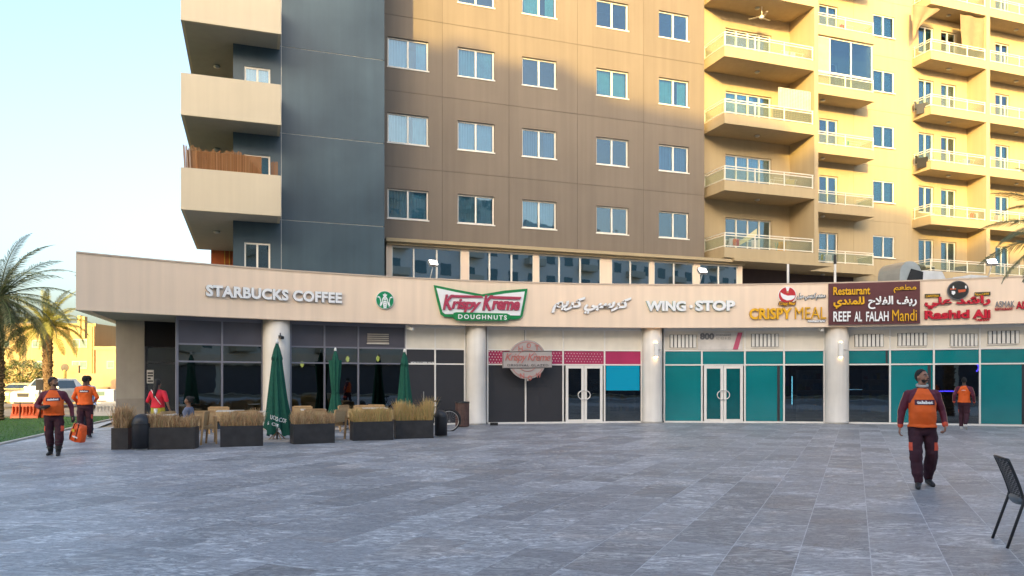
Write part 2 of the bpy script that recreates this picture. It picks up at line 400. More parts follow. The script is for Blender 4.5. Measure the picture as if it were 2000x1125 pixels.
# lawn with real blades, pale kerb
lw = MB(); far = ln*34
lw.quad(e0+ln*.12, e1+ln*.12, e1+far, e0+far); lo = lw.build('lawn', M_lawn, kind='structure')
for v in lo.data.vertices: v.co.z = .03
fix_normals(lo)
kb = MB(); kb.hexa([tuple(p) for p in (e0-Vector((0, 0, .05)), e0+ln*.12-Vector((0, 0, .05)), e1+ln*.12-Vector((0, 0, .05)), e1-Vector((0, 0, .05)), e0+Vector((0, 0, .045)), e0+ln*.12+Vector((0, 0, .045)), e1+ln*.12+Vector((0, 0, .045)), e1+Vector((0, 0, .045)))])
fix_normals(kb.build('kerb', M_kerb, kind='structure'))
M_blade = blades('grass blade', [(.035, .11, .02), (.08, .20, .04), (.05, .15, .03), (.09, .16, .04)])
gb = MB(); rg = random.Random(3)
for _ in range(26000):
    t = rg.uniform(18, 39.3) ; q = e0+ld*t+ln*rg.uniform(.13, 9.5)
    a = rg.uniform(0, 6.28); h = rg.uniform(.025, .05); s = .008
    gb.quad((q.x-s*math.cos(a), q.y-s*math.sin(a), .03), (q.x+s*math.cos(a), q.y+s*math.sin(a), .03), (q.x+rg.uniform(-.02, .02), q.y+rg.uniform(-.02, .02), .03+h))
gb.build('grass', M_blade, kind='stuff')
# road beyond the lawn
rd = MB(); p0 = e1+ld*.6; 
rd.quad((-70, 37, -.03), (-13.6, 33.5, -.03), (-10, 52, -.03), (-70, 56, -.03)); fix_normals(rd.build('road', M_asph, kind='structure'))

# ================================================================ TOWER
S0, W0 = 2.0, 31.68
tw = thing('apartment_tower', 'tall apartment block with blue corner, taupe middle and cream balcony wing above the shops', 'apartment building', tuple(U*S0+W*W0), TA)
def tb_(name, mb, m, parent=tw, smooth=False, **kw):
    mb.v = [(x-S0, y-W0, z) for x, y, z in mb.v]; return mb.build(name, m, parent, smooth=smooth, **kw)
def panel(s0, s1, w_, z0, z1, m, hole=None, name='wall_panel', gap=.012, rev=.16, **kw):
    mb = MB(); a, b, c, d = s0+gap, s1-gap, z0+gap, z1-gap
    t = w_+.04
    if hole:
        p, q, r, t2 = hole
        o4 = [(a, c), (b, c), (b, d), (a, d)]; i4 = [(p, r), (q, r), (q, t2), (p, t2)]
        for k in range(4):
            l = (k+1) % 4
            mb.quad((o4[k][0], w_, o4[k][1]), (o4[l][0], w_, o4[l][1]), (i4[l][0], w_, i4[l][1]), (i4[k][0], w_, i4[k][1]))
            mb.quad((i4[k][0], w_, i4[k][1]), (i4[l][0], w_, i4[l][1]), (i4[l][0], w_+rev, i4[l][1]), (i4[k][0], w_+rev, i4[k][1]))
            mb.quad((o4[l][0], w_, o4[l][1]), (o4[k][0], w_, o4[k][1]), (o4[k][0], t, o4[k][1]), (o4[l][0], t, o4[l][1]))
    else: mb.box(a, b, w_, t, c, d)
    return tb_(name, mb, m, **kw)
_cache = {}
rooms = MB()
def window(s0, s1, w_, z0, z1, leaves=2, curt=None, parent=tw, name='window', rec=.10, transom=0):
    key = (round(s1-s0, 2), round(z1-z0, 2), leaves, transom)
    wd, h = key[0], key[1]
    if key not in _cache:
        f = MB(); t = .06
        f.box(0, wd, 0, .06, 0, t); f.box(0, wd, 0, .06, h-t, h); f.box(0, t, 0, .06, t, h-t); f.box(wd-t, wd, 0, .06, t, h-t)
        for k in range(1, leaves): x = wd*k/leaves; f.box(x-.035, x+.035, -.01, .05, t, h-t)
        if transom: f.box(t, wd-t, -.006, .05, transom-.03, transom+.03)
        f.box(-.03, wd+.03, -.13, .0, -.05, -.001)
        pm = MB(); x1 = (wd-2*t)/leaves; pm.box(0, x1, .03, .042, 0, h-2*t)
        _cache[key] = (f.mesh(name+'_frame', M_frame), pm.mesh('pane', M_wglass), x1)
    fm, pm, x1 = _cache[key]
    fo = link(name, fm, parent, loc=(s0-S0, w_-W0+rec, z0))
    for k in range(leaves): link('pane', pm, fo, loc=(.06+k*x1, 0, .06))
    if curt is not None:
        rg = random.Random(int(s0*91+z0*37)); full = rg.random() < .6
        for k in range(leaves):
            a0 = .07+k*x1; a1 = a0+x1-.02
            if not full and k % 2: a0 = a0+(a1-a0)*rg.uniform(.1, .5)
            mb = MB(); n = 22; top, bot = [], []
            ph = rg.uniform(0, 6)
            for i in range(n+1):
                x = a0+(a1-a0)*i/n; y = .16+.028*math.sin(i*1.9+ph)+.012*math.sin(i*.7+ph*2)
                top.append((x, y, h-.02)); bot.append((x+.01*math.sin(i+ph), y+.01*math.sin(i*1.3), .03))
            mb.v = bot+top; mb.f = [(i, i+1, n+2+i, n+1+i) for i in range(n)]; mb.m = [0]*n
            mb.build('curtain', M_curt[curt], fo, smooth=True)
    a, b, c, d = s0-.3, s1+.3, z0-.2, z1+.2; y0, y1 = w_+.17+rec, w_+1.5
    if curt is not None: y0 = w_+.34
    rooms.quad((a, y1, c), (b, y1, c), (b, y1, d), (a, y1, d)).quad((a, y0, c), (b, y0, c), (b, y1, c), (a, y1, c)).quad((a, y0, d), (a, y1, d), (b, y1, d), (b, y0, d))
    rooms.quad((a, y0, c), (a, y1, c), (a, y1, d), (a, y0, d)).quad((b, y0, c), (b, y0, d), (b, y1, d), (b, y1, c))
    return fo
# taupe wall: five columns of panels, each with its own window
WB = 31.68
js = [tat(p, HY, WB)[0] for p in (748, 864, 994, 1128, 1257, 1376)]
wcols = [(757, 837), (894, 966), (1020, 1087), (1165, 1227.5), (1287, 1345.5)]
curts = [[0, 0, 2, None, 3], [3, 0, 2, None, 2], [0, 1, None, 1, 1], [1, None, 1, None, None], [0, 0, None, 2, 1]]
curts[0] = [3, 3, 0, None, None]
for r_ in range(5):
    z0 = 7.44+3.2*r_
    for c_ in range(5):
        a, b = tat(wcols[c_][0], HY, WB)[0], tat(wcols[c_][1], HY, WB)[0]
        panel(js[c_], js[c_+1], WB, z0, z0+3.2, M_brown, (a, b, z0+1.02, z0+2.28))
        window(a, b, WB, z0+1.02, z0+2.28, 2, curts[r_][c_], rec=.10)
tb_('wall_backing', MB().box(js[0]-.3, js[5]+.02, WB+.05, WB+.07, 5, 7.44).box(js[0]-.5, js[0]-.01, WB+.02, WB+.1, 7.3, 23.5), M_joint)
jb = MB()
for r_ in range(5):
    z0 = 7.44+3.2*r_; jb.box(js[0], js[5], WB+.012, WB+.05, z0-.02, z0+.02)
for x in js[1:5]: jb.box(x-.02, x+.02, WB+.012, WB+.05, 7.44, 23.4)
tb_('joint', jb, M_joint)
# blue corner
WBL = 28.99; sB = [-.57, tat(549.5, HY, WBL)[0], tat(751.5, HY, WBL)[0]]
for k in range(6):
    z0 = 7.52+3.2*(k-1); zt = z0+3.2
    if k == 0: z0 = 4.6
    a, b = tat(477, HY, WBL)[0], tat(528, HY, WBL)[0]
    wz = 6.62+3.2*k if k else 6.55
    wz = wz if k == 0 else 3.42+3.2*k+3.2-.05
    zz = 5.62 if k == 0 else 5.62+3.2*k
    panel(sB[0], sB[1], WBL, z0, zt, M_blue, (a, b, zz, zz+1.0)); window(a, b, WBL, zz, zz+1.0, 2, (None, 1, 0, 0, 0, 0)[k], rec=.04)
    panel(sB[1], sB[2], WBL, z0, zt, M_blue)
tb_('corner_return', MB().box(sB[2]-.05, sB[2]-.012, WBL+.05, WB+.05, 4.6, 23.5).box(sB[0], sB[0]+.05, WBL+.05, 38, 4.6, 23.5), M_blue)
jb = MB()
for k in range(6): z0 = 7.52+3.2*k; jb.box(sB[0]+.02, sB[2]-.06, WBL+.02, WBL+.045, z0-.02, z0+.02)
jb.box(sB[1]-.02, sB[1]+.02, WBL+.02, WBL+.045, 4.7, 23.4); tb_('joint', jb, M_mull)
# corner balconies with solid parapets, wrapping the corner
def lamp_mesh():
    return MB().lathe([(.11, 0), (.13, -.03), (.12, -.06), (.06, -.09), (0.001, -.1)], n=14).mesh('ceiling_lamp', M_galv, True)
LM = lamp_mesh()
bx0, bx1, bw0, bw1 = -2.2, tat(549, HY, 27.67)[0], 27.67, 35.9
proto = None
for k in range(4):
    z = 7.38+3.2*k
    if proto is None:
        mb = MB(); mb.box(bx0+.1, bx1-.1, bw0+.1, WBL, 0, .2).box(bx0+.1, sB[0], WBL, bw1, 0, .2)
        mb.v = [(x-bx0, y-bw0, zz) for x, y, zz in mb.v]
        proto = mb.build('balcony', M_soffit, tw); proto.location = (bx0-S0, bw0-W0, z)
        def par(x0, x1, y0, y1):
            m2 = MB().box(x0-bx0, x1-bx0, y0-bw0, y1-bw0, 0, 1.42); m2.build('parapet', M_creamd, proto)
        par(bx0, bx1, bw0, bw0+.1); par(bx0, bx0+.1, bw0+.1, bw1); par(bx1-.1, bx1, bw0+.1, WBL)
        link('ceiling_lamp', LM, proto, loc=(1.0, 3.6, 0))
    else:
        c = copy_tree(proto, tw); c.location.z = z
# terracotta panel behind
s_, z_ = tat(412, 487, 36.0)
tp = tb_('terracotta_panel', MB().box(s_, s_+1.3, 36.0, 36.1, 4.8, 7.45), mat('terracotta panel', (.32, .075, .02), .5))
for k in range(3): tb_('gilded_strip', MB().box(s_+.55+k*.2, s_+.59+k*.2, 35.96, 36.0, 4.8, 7.45), mat('gilt strip', (.5, .3, .05), .4))
# cream wing
WA, WAF, WBF, W2, W3, WCF = 32.4, 30.56, 32.87, 34.15, 34.55, 33.26
sf = tat(1590.5, HY, WAF)[0]; fin_w = .24
s_a0 = tat(1415, HY, WAF)[0]; s_b1 = tat(1708, HY, WBF)[0]; s_c0 = tat(1818, HY, WCF)[0]; s_cf = tat(1926.5, HY, WCF)[0]; s_cw = tat(1780, HY, W2)[0]
s_d1 = s_cf+6.5
ZB = [7.44+3.2*k for k in range(6)]
for k in range(-1, 6):
    z0 = 7.6+3.2*k; zt = z0+3.2
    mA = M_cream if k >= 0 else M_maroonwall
    if k < 0: z0 = 4.9
    dz = 3.2*k
    # A: sliding door of four leaves
    a, b = tat(1417, HY, WA)[0], tat(1507, HY, WA)[0]
    if k >= 0:
        panel(js[5], sf+.02, WA, z0, zt, mA, (a, b, 7.75+dz, 9.86+dz), gap=.004); window(a, b, WA, 7.75+dz, 9.86+dz, 4, (None, 3, 1, 0, 2, 1)[k], name='sliding_door')
        a, b = tat(1600, HY, W2)[0], tat(1637, HY, W2)[0]
        panel(sf+fin_w-.02, s_b1-.25, W2, z0, zt, mA, (a, b, 7.75+dz, 9.92+dz), gap=.004); window(a, b, W2, 7.75+dz, 9.92+dz, 2, (0, None, 2, 1, 1, 0)[k], name='balcony_door')
    else:
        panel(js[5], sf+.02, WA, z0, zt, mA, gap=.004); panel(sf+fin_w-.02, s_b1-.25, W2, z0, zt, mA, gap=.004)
    a, b = tat(1705, HY, W2)[0], tat(1747, HY, W2)[0]
    if k >= 0: panel(s_b1-.25, s_cw, W2, z0, zt, M_cream, (a, b, 8.72+dz, 9.98+dz), gap=.006); window(a, b, W2, 8.72+dz, 9.98+dz, 2, (3, 1, 1, 0, 1, 1)[k], rec=.05)
    else: panel(s_b1-.25, s_cw, W2, z0, zt, M_cream, (a, b, 5.5, 6.7), gap=.006); window(a, b, W2, 5.5, 6.7, 2, None)
    a, b = tat(1794, HY, W3)[0], tat(1824, HY, W3)[0]; c, d = tat(1838, HY, W3)[0], tat(1868, HY, W3)[0]; m_ = (b+c)/2
    if k >= 0:
        panel(s_cw, m_, W3, z0, zt, M_cream, (a, b, 8.5+dz, 10.08+dz), gap=.002); panel(m_, s_cf+.05, W3, z0, zt, M_cream, (c, d, 7.75+dz, 10.04+dz), gap=.002)
        window(a, b, W3, 8.5+dz, 10.08+dz, 2, (1, None, 1, 3, 1, 2)[k]); window(c, d, W3, 7.75+dz, 10.04+dz, 2, (1, 1, 2, 3, None, 1)[k], name='balcony_door')
        a, b = tat(1944, HY, W3)[0], tat(1972, HY, W3)[0]
        panel(s_cf+.2, s_d1, W3, z0, zt, M_cream, (a, b, 7.75+dz, 10.0+dz), gap=.002); window(a, b, W3, 7.75+dz, 10.0+dz, 2, (3, 0, 1, None, 2, 1)[k], name='balcony_door')
    else: panel(s_cw, s_d1, W3, z0, zt, M_cream, gap=.002)
tb_('fin_wall', MB().box(sf, sf+fin_w, WAF, W2+.1, 7.45, 26.8), M_cream)
tb_('fin_wall', MB().box(s_cf, s_cf+.3, WCF, W3+.1, 4.9, 26.8), M_cream)
tb_('recess_return', MB().box(js[5]-.02, js[5], WB+.08, WA+.02, 7.44, 26.8).box(s_cw-.02, s_cw, W2+.05, W3+.02, 4.9, 26.8), M_cream)
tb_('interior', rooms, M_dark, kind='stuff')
def balcony(s0, s1, wf, wb, rows, side=True, npost=4, right_side=False, lampx=None):
    mb = MB().box(.0, s1-s0, .1, wb-wf, 0, .18); mb.box(.0, s1-s0, 0, .1, 0, .49)
    if side: mb.box(0, .1, .1, wb-wf, .18, .49)
    if right_side: mb.box(s1-s0-.1, s1-s0, .1, wb-wf, .18, .49)
    b = mb.build('balcony', M_cream, tw); b.location = (s0-S0, wf-W0, 7.48+3.2*rows[0])
    Ln = s1-s0; D = wb-wf
    for z in (.56, 1.06, 1.18): 
        MB().box(.02, Ln-.03, .03, .07, z-.02, z+.02).build('rail', M_rail, b)
        if side: MB().box(.03, .07, .07, D, z-.02, z+.02).build('rail', M_rail, b)
        if right_side: MB().box(Ln-.07, Ln-.03, .07, D, z-.02, z+.02).build('rail', M_rail, b)
    xs = [.05+(Ln-.12)*i/(npost-1) for i in range(npost)]
    for x in xs: MB().box(x-.025, x+.025, .025, .075, .49, 1.2).build('post', M_rail, b)
    for i in range(npost-1): MB().box(xs[i]+.04, xs[i+1]-.04, .045, .055, .585, 1.035).build('glass_panel', M_rglass, b)
    if side:
        MB().box(.045, .055, .1, D-.14, .585, 1.035).build('glass_panel', M_rglass, b); MB().box(.025, .075, D-.14, D-.09, .49, 1.2).build('post', M_rail, b)
    if right_side: MB().box(Ln-.055, Ln-.045, .1, D-.14, .585, 1.035).build('glass_panel', M_rglass, b)
    link('ceiling_lamp', LM, b, loc=(Ln*.5, D*.55, 0))
    for r_ in rows[1:]:
        c = copy_tree(b, tw); c.location.z = 7.48+3.2*r_
    return b
balcony(s_a0, sf-.003, WAF, WA-.003, (0, 1, 2, 3, 4, 5), npost=4)
balcony(sf+fin_w+.003, s_b1, WBF, W2-.003, (0, 1, 2, 3, 4, 5), side=False, npost=4, right_side=True)
balcony(s_c0, s_cf-.003, WCF, W3-.003, (0, 1, 2, 3, 4, 5), npost=4)
balcony(s_cf+.303, s_d1, WCF, W3-.003, (0, 1, 2, 3, 4, 5), side=False, npost=6)
# glazed-in balcony
g0, g1 = sf+fin_w+.02, s_b1-.06; gz = 7.48+3.2*3+.52
gf = MB()
for i in range(5): x = g0+(g1-g0)*i/4; gf.box(x-.03, x+.03, WBF+.12, WBF+.18, gz, gz+2.65)
for z in (gz, gz+.75, gz+2.6): gf.box(g0, g1, WBF+.125, WBF+.175, z, z+.05)
ge = tb_('glazed_enclosure', gf, M_frame)
for i in range(4):
    x = (g1-g0)/4; mb = MB().box(g0+i*x+.03, g0+(i+1)*x-.03, WBF+.145, WBF+.155, gz+.05, gz+2.6)
    mb.v = [(a-S0, b-W0, c) for a, b, c in mb.v]; mb.build('pane', M_wglass if i > 1 else mat('beige blind', (.42, .36, .27), .7), ge)
# mass of the block behind its faces
tb_('rear_block', MB().box(sB[0]+.2, s_d1+4, 36.2, 50, 0, 23.5).box(js[5], s_d1+4, W3+.3, 50, 23.5, 26.8).box(js[0], s_d1+4, WB+1.6, 36.2, 26.8, 26.9).box(sB[0], sB[2], WBL+.05, 36.2, 23.45, 23.6), M_cream)

# strip windows below the taupe wall and their cornice
WS = 30.95; s0, s1 = tat(754, HY, WS)[0], tat(1449, HY, WS)[0]
tb_('cornice', MB().box(s0-.05, s1+.1, WS-.35, WB+.0, 7.28, 7.42).box(s0, s1+.02, WS-.2, WB, 7.18, 7.279), M_cream)
groups = [[765, 808, 853, 901], [915, 956, 999, 1042], [1052, 1092, 1133, 1173], [1194, 1231, 1269], [1277, 1316, 1354], [1366, 1403, 1440]]
edges = [754] + [x for g in groups for x in (g[0], g[-1])] + [1449]
for i in range(0, len(edges), 2):
    a, b = tat(edges[i], HY, WS)[0], tat(edges[i+1], HY, WS)[0]
    tb_('pier', MB().box(a, b, WS-.04, WS+.2, 4.6, 7.179), M_fascia)
for g in groups:
    a, b = tat(g[0], HY, WS)[0], tat(g[-1], HY, WS)[0]; n = len(g)-1
    f = MB()
    for z in (4.62, 7.1): f.box(a, b, WS, WS+.07, z, z+.07)
    for x in g: s_ = tat(x, HY, WS)[0]; f.box(s_-.035, s_+.035, WS-.01, WS+.08, 4.6, 7.17)
    fo = tb_('strip_window', f, M_frame)
    for i in range(n):
        p, q = tat(g[i], HY, WS)[0]+.036, tat(g[i+1], HY, WS)[0]-.036
        mb = MB().box(p-S0, q-S0, WS+.03-W0, WS+.04-W0, 4.7, 7.1); mb.build('pane', glass('strip glass', (.14, .22, .30), .36, gcol=(.60, .78, .95), wav=.012), fo)
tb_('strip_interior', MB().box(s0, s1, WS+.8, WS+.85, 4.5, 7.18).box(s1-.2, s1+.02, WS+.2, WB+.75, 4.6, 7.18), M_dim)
sl_ = tb_('soffit_slab', MB().box(s1-.8, sf+.9, WAF-.15, WA+.2, 7.32, 7.46), M_cream)

# ================================================================ PODIUM WITH THE SHOPS
RF, RG = 27.9, 28.52            # fascia face and glass line
ZF0, ZF1 = 3.56, 5.14
phL = math.atan2(-11.96-CC.x, 20.73-CC.y); phR = R(46)
pod = thing('podium_building', 'long curved single storey shop building with peach fascia and round columns', 'shop building', tuple(P(28.4, 0, 0)))
def pb(name, mb, m, parent=pod, smooth=False, **kw): return mb.build(name, m, parent, world=True, smooth=smooth, **kw)
# fascia in bays with hairline joints
A0 = P(RF, phL, 0); A1 = Vector((-13.72, 26.0, 0)); dd = (A1-A0).normalized()
mb = MB(); arcbox(mb, RF, RF+.25, phL, phR, ZF0, ZF1, 80)
for i_, z_ in ((1, ZF0), (2, ZF1)): q_ = A0+dd*.27; mb.v[i_] = (q_.x, q_.y, z_)
fo = pb('fascia', mb, M_fascia)
jn = MB(); 
mb = MB(); arcbox(mb, RF-.025, RF+.30, phL, phR, ZF1, ZF1+.045, 80)
for i_, z_ in ((1, ZF1), (2, ZF1+.045)): q_ = A0+dd*.33; mb.v[i_] = (q_.x, q_.y, z_)
pb('coping', mb, mat('coping', (.60, .47, .36), .6, noise_amt=.04))
# wedge end that reaches back past the wall
A0 = P(RF, phL, 0); A1 = Vector((-13.72, 26.0, 0)); dd = (A1-A0).normalized(); nn = Vector((dd.y, -dd.x, 0))*.25
mb = MB(); q = [A0+dd*.275, A0+dd*.275+nn, A1+nn, A1]
mb.hexa([(p.x, p.y, ZF0) for p in q]+[(p.x, p.y, ZF1-.003) for p in q]); fix_normals(pb('fascia_end', mb, M_fascia))
# soffit and roof as fans
mb = MB(); N = 60
for i in range(N):
    a = phL+(phR-phL)*i/N; b = phL+(phR-phL)*(i+1)/N
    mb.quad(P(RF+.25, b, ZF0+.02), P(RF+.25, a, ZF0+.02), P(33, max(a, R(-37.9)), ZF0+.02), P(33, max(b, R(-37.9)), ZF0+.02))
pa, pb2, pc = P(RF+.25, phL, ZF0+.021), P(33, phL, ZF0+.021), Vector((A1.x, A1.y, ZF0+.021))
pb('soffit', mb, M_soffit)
mb = MB()
for i in range(N):
    a = phL+(phR-phL)*i/N; b = phL+(phR-phL)*(i+1)/N
    mb.quad(P(RF+.25, a, 4.55), P(RF+.25, b, 4.55), P(33 if b < R(-33) else 42, max(b, R(-37.9)), 4.55), P(33 if a < R(-33) else 42, max(a, R(-37.9)), 4.55))
pb('roof', mb, M_roof)
# interior: floor and back wall
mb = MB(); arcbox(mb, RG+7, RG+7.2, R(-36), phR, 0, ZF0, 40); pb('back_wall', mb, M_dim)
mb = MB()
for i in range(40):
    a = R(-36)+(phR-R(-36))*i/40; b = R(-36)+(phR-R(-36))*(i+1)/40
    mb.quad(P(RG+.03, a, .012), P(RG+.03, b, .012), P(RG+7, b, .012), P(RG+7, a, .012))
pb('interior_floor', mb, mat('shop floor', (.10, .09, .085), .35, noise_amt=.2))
# columns
for px, rr in ((540, .43), (930, .365), (1273.5, .38), (1634, .41), (2075, .40)):
    t, ph = circ(px, RF+.52); c = P(RF+.52, ph, 0)
    mb = MB().lathe([(rr+.012, 0), (rr+.012, .10), (rr, .11), (rr, 1.2), (rr, 2.4), (rr, ZF0+.02)], (c.x, c.y, 0), 36)
    pb('column', mb, M_column, smooth=False)
for o in KIDS[pod.name][-5:]:
    for p in o.data.polygons: p.use_smooth = abs(p.normal.z) < .3
# end wall and the recessed entrance beside it
Wp = [Vector((x, y, 0)) for x, y in ((-12.95, 24.6), (-12.25, 25.08), (-11.42, 25.75))]
tR, phR1 = circ(345.5, RG); Wc = P(RG, phR1, 0)
d1 = (Wp[1]-Wp[0]).normalized(); bk = Vector((-d1.y, d1.x, 0))
mb = MB(); b2_ = Vector((-.44, .898, 0)); q = [Wp[0], Wp[1], Wp[1]+b2_*3.2, Wp[0]+b2_*3.2]
mb.hexa([(p.x, p.y, 0) for p in q]+[(p.x, p.y, ZF0+.018) for p in q]); pb('end_wall', mb, mat('end wall render', (.40, .37, .32), .8, noise_amt=.06, stain=.06))
q = [p-bk*.02 for p in (Wp[0], Wp[1])]+[Wp[1]-bk*.002, Wp[0]-bk*.002]
mb = MB(); mb.hexa([(p.x, p.y, 0) for p in q]+[(p.x, p.y, 1.0) for p in q]); pb('plinth_band', mb, mat('plinth paint', (.33, .30, .26), .8))
def flat(p, q, z0, z1, m, name, parent=pod, th=.04, inset=0):
    d = (q-p).normalized(); b = Vector((-d.y, d.x, 0))*th; p = p+d*inset; q = q-d*inset
    mb = MB().hexa([(*x.xy, z0) for x in (p, q, q+b, p+b)]+[(*x.xy, z1) for x in (p, q, q+b, p+b)]); return pb(name, mb, m, parent)
ZT1, ZT2 = 2.19, 2.73
en = flat(Wp[1], Wp[2], ZT2, ZF0+.018, M_blackd, 'entrance_head', inset=.01)
flat(Wp[1], Wp[2], ZT2-.03, ZT2+.03, M_mulld, 'mullion', en, .07); flat(Wp[1], Wp[2], ZT1-.03, ZT1+.03, M_mulld, 'mullion', en, .07)
flat(Wp[1], Wp[1]+(Wp[2]-Wp[1])*.09, 0, ZT2, M_mulld, 'mullion', en, .07)
flat(Wp[1], Wp[2], .02, ZT2, M_sglass, 'glass_pane', en, .012, .02)
st = flat(Wp[1]+(Wp[2]-Wp[1])*.07-bk*.004, Wp[1]+(Wp[2]-Wp[1])*.27-bk*.004, 1.50, 1.95, M_white, 'door_notice', en, .004)
for k in range(4):
    flat(Wp[1]+(Wp[2]-Wp[1])*.09-bk*.009, Wp[1]+(Wp[2]-Wp[1])*(.25 if k != 1 else .18)-bk*.009, 1.55+.09*k, 1.60+.09*k, M_black, 'notice_line', en, .003)
flat(Wp[2], Wc, 0, ZF0+.018, M_mulld, 'side_return', en, .05)
# --- straight-chord panels between bearings on the glass line
def seg(px0, px1, z0, z1, m, name, parent, r0=RG, th=.03, pad=.0):
    _, a = circ(px0, r0); _, b = circ(px1, r0); pa_, pb_ = P(r0, a, 0), P(r0, b, 0)
    d = (pb_-pa_).normalized(); n = Vector((-d.y, d.x, 0)); pa_ = pa_+d*pad; pb_ = pb_-d*pad
    mb = MB().hexa([(*x.xy, z0) for x in (pa_, pb_, pb_+n*th, pa_+n*th)]+[(*x.xy, z1) for x in (pa_, pb_, pb_+n*th, pa_+n*th)])
    return pb(name, mb, m, parent)
def post(px, z0, z1, m, parent, r0=RG-.035, wd=.055, dp=.09):
    _, a = circ(px, r0); c = P(r0, a, 0); t = Vector((math.cos(a), -math.sin(a), 0)); n = Vector((math.sin(a), math.cos(a), 0))
    q = [c-t*wd/2, c+t*wd/2, c+t*wd/2+n*dp, c-t*wd/2+n*dp]
    return pb('mullion', MB().hexa([(*x.xy, z0) for x in q]+[(*x.xy, z1) for x in q]), m, parent)
G = {'d': ('glass_pane', M_sglass), 't': ('film_panel', M_teal), 'b': ('film_panel', M_black), 'c': ('spandrel_panel', M_panel), 'n': ('spandrel_panel', M_paneld), 'p': ('film_panel', M_pink)}
def bay(pxs, low, mid, top, mm, name='shopfront', zt=(ZT1, ZT2), sill=.06):
    base = seg(pxs[0], pxs[-1], 0, sill, mm, name, pod, RG-.03, .09)
    for z in zt: 
        for i in range(len(pxs)-1): seg(pxs[i], pxs[i+1], z-.025, z+.025, mm, 'transom', base, RG-.03, .08, .028)
    for i in range(len(pxs)-1): seg(pxs[i], pxs[i+1], ZF0-.09, ZF0+.018, mm, 'transom', base, RG-.03, .08, .028)
    for x in pxs: post(x, sill, ZF0+.017, mm, base)
    for i in range(len(pxs)-1):
        for k, (z0, z1) in zip((low[i], mid[i], top[i]), ((sill, zt[0]-.025), (zt[0]+.025, zt[1]-.025), (zt[1]+.025, ZF0-.09))):
            if k == '-': continue
            nm, m = G[k]; seg(pxs[i], pxs[i+1], z0, z1, m, nm, base, RG+(.0 if k in 'cnb' else .012), .02, .028)
    return base
b1 = bay([345.5, 434, 513], 'dd', 'dd', 'nn', M_mulld)
b2 = bay([568, 634, 700, 791.5], 'ddd', 'ddd', 'nnn', M_mulld)
b3 = bay([792.5, 850, 908], 'bb', 'bb', 'cc', M_mull)
b4 = bay([952.5, 1026.7, 1100, 1181, 1253], 'bb-d', 'pppp', 'cccc', M_mull)
b5 = bay([1297.5, 1371, 1455, 1531.5, 1610], 't-td', 'tttt', 'cccc', M_mull)
b6 = bay([1656.5, 1738.4, 1824.2, 1914, 2004, 2052], 'dtdtt', 'ttttt', 'ccccc', M_mull)
b7 = bay([2100, 2180, 2260], 'td', 'tt', 'cc', M_mull)
# dotted film
_, a0 = circ(952.5, RG-.004); _, a1 = circ(1181, RG-.004); dots = MB(); rg = random.Random(2)
for i in range(40):
    for j in range(5):
        ph = a0+(a1-a0)*(i+.5+(j % 2)*.5)/40; z = ZT1+.075+j*.10-(i*.0018)
        if ph > a1-.002 or abs(ph-circ(1100, RG)[1]) < .0022 or z < ZT1+.04: continue
        rr = .021*(1-.008*i); c = P(RG-.005, ph, z); t = Vector((math.cos(ph), -math.sin(ph), 0))
        dots.quad(*[c+t*rr*math.cos(k*pi/3)+Vector((0, 0, rr*math.sin(k*pi/3))) for k in range(6)])
pb('dot_print', dots, M_white, b4, kind='stuff')
# blue blind and split lines
seg(1184, 1249, 1.22, ZT1-.03, M_teal2, 'blue_film', b4, RG-.006, .004)
for x in (1008, 1024.5, 1048): seg(x-.4, x+.4, ZT2+.03, ZF0-.09, M_mulld, 'panel_joint', b4, RG-.004, .006)
seg(1518, 1523, .06, ZT1-.03, M_black, 'film_edge', b5, RG-.006, .004)
for x in (1812, 1996): seg(x, x+6, .06, ZT1-.03, M_black, 'film_edge', b6, RG-.006, .004)
seg(1730, 1734, ZT1+.03, ZT2-.03, M_black, 'film_edge', b6, RG-.006, .004)
# doors
def door(px0, px1, fm, gm, base, curved=True):
    mid = (px0+px1)/2
    for k, (a, b) in enumerate(((px0+2, mid-.4), (mid+.4, px1-2))):
        zt = ZT1-.03
        dr = seg(a, b, .02, .13, fm, 'door', pod, RG-.02, .05)
        seg(a, b, zt-.11, zt, fm, 'door_rail', dr, RG-.02, .05)
        wpx = (b-a)*.14
        seg(a, a+wpx, .13, zt-.11, fm, 'door_stile', dr, RG-.02, .05); seg(b-wpx, b, .13, zt-.11, fm, 'door_stile', dr, RG-.02, .05)
        seg(a+wpx, b-wpx, .13, zt-.11, gm, 'door_pane', dr, RG, .012)
        # half-hoop pull
        hx = mid-1.6 if k == 0 else mid+1.6; _, ph = circ(hx, RG-.07); c = P(RG-.075, ph, 1.05); t = Vector((math.cos(ph), -math.sin(ph), 0)); sg = -1 if k == 0 else 1
        pts = [c+Vector((0, 0, .17))+Vector((math.sin(ph), math.cos(ph), 0))*.05]+[c+t*sg*.20*math.cos(x)+Vector((0, 0, .17*math.sin(x))) for x in [pi/2-pi*i/12 for i in range(13)]]+[c-Vector((0, 0, .17))+Vector((math.sin(ph), math.cos(ph), 0))*.05]
        pb('handle', MB().tube(pts, .017, 8), mat('handle chrome', (.85, .83, .8), .2, metal=.3), dr, smooth=True)
door(1103, 1179, M_mull, M_sglass, b4); door(1373, 1453, M_mull, mat('teal door film', (.002, .10, .11), .10, noise_amt=.1, spec=.7), b5)
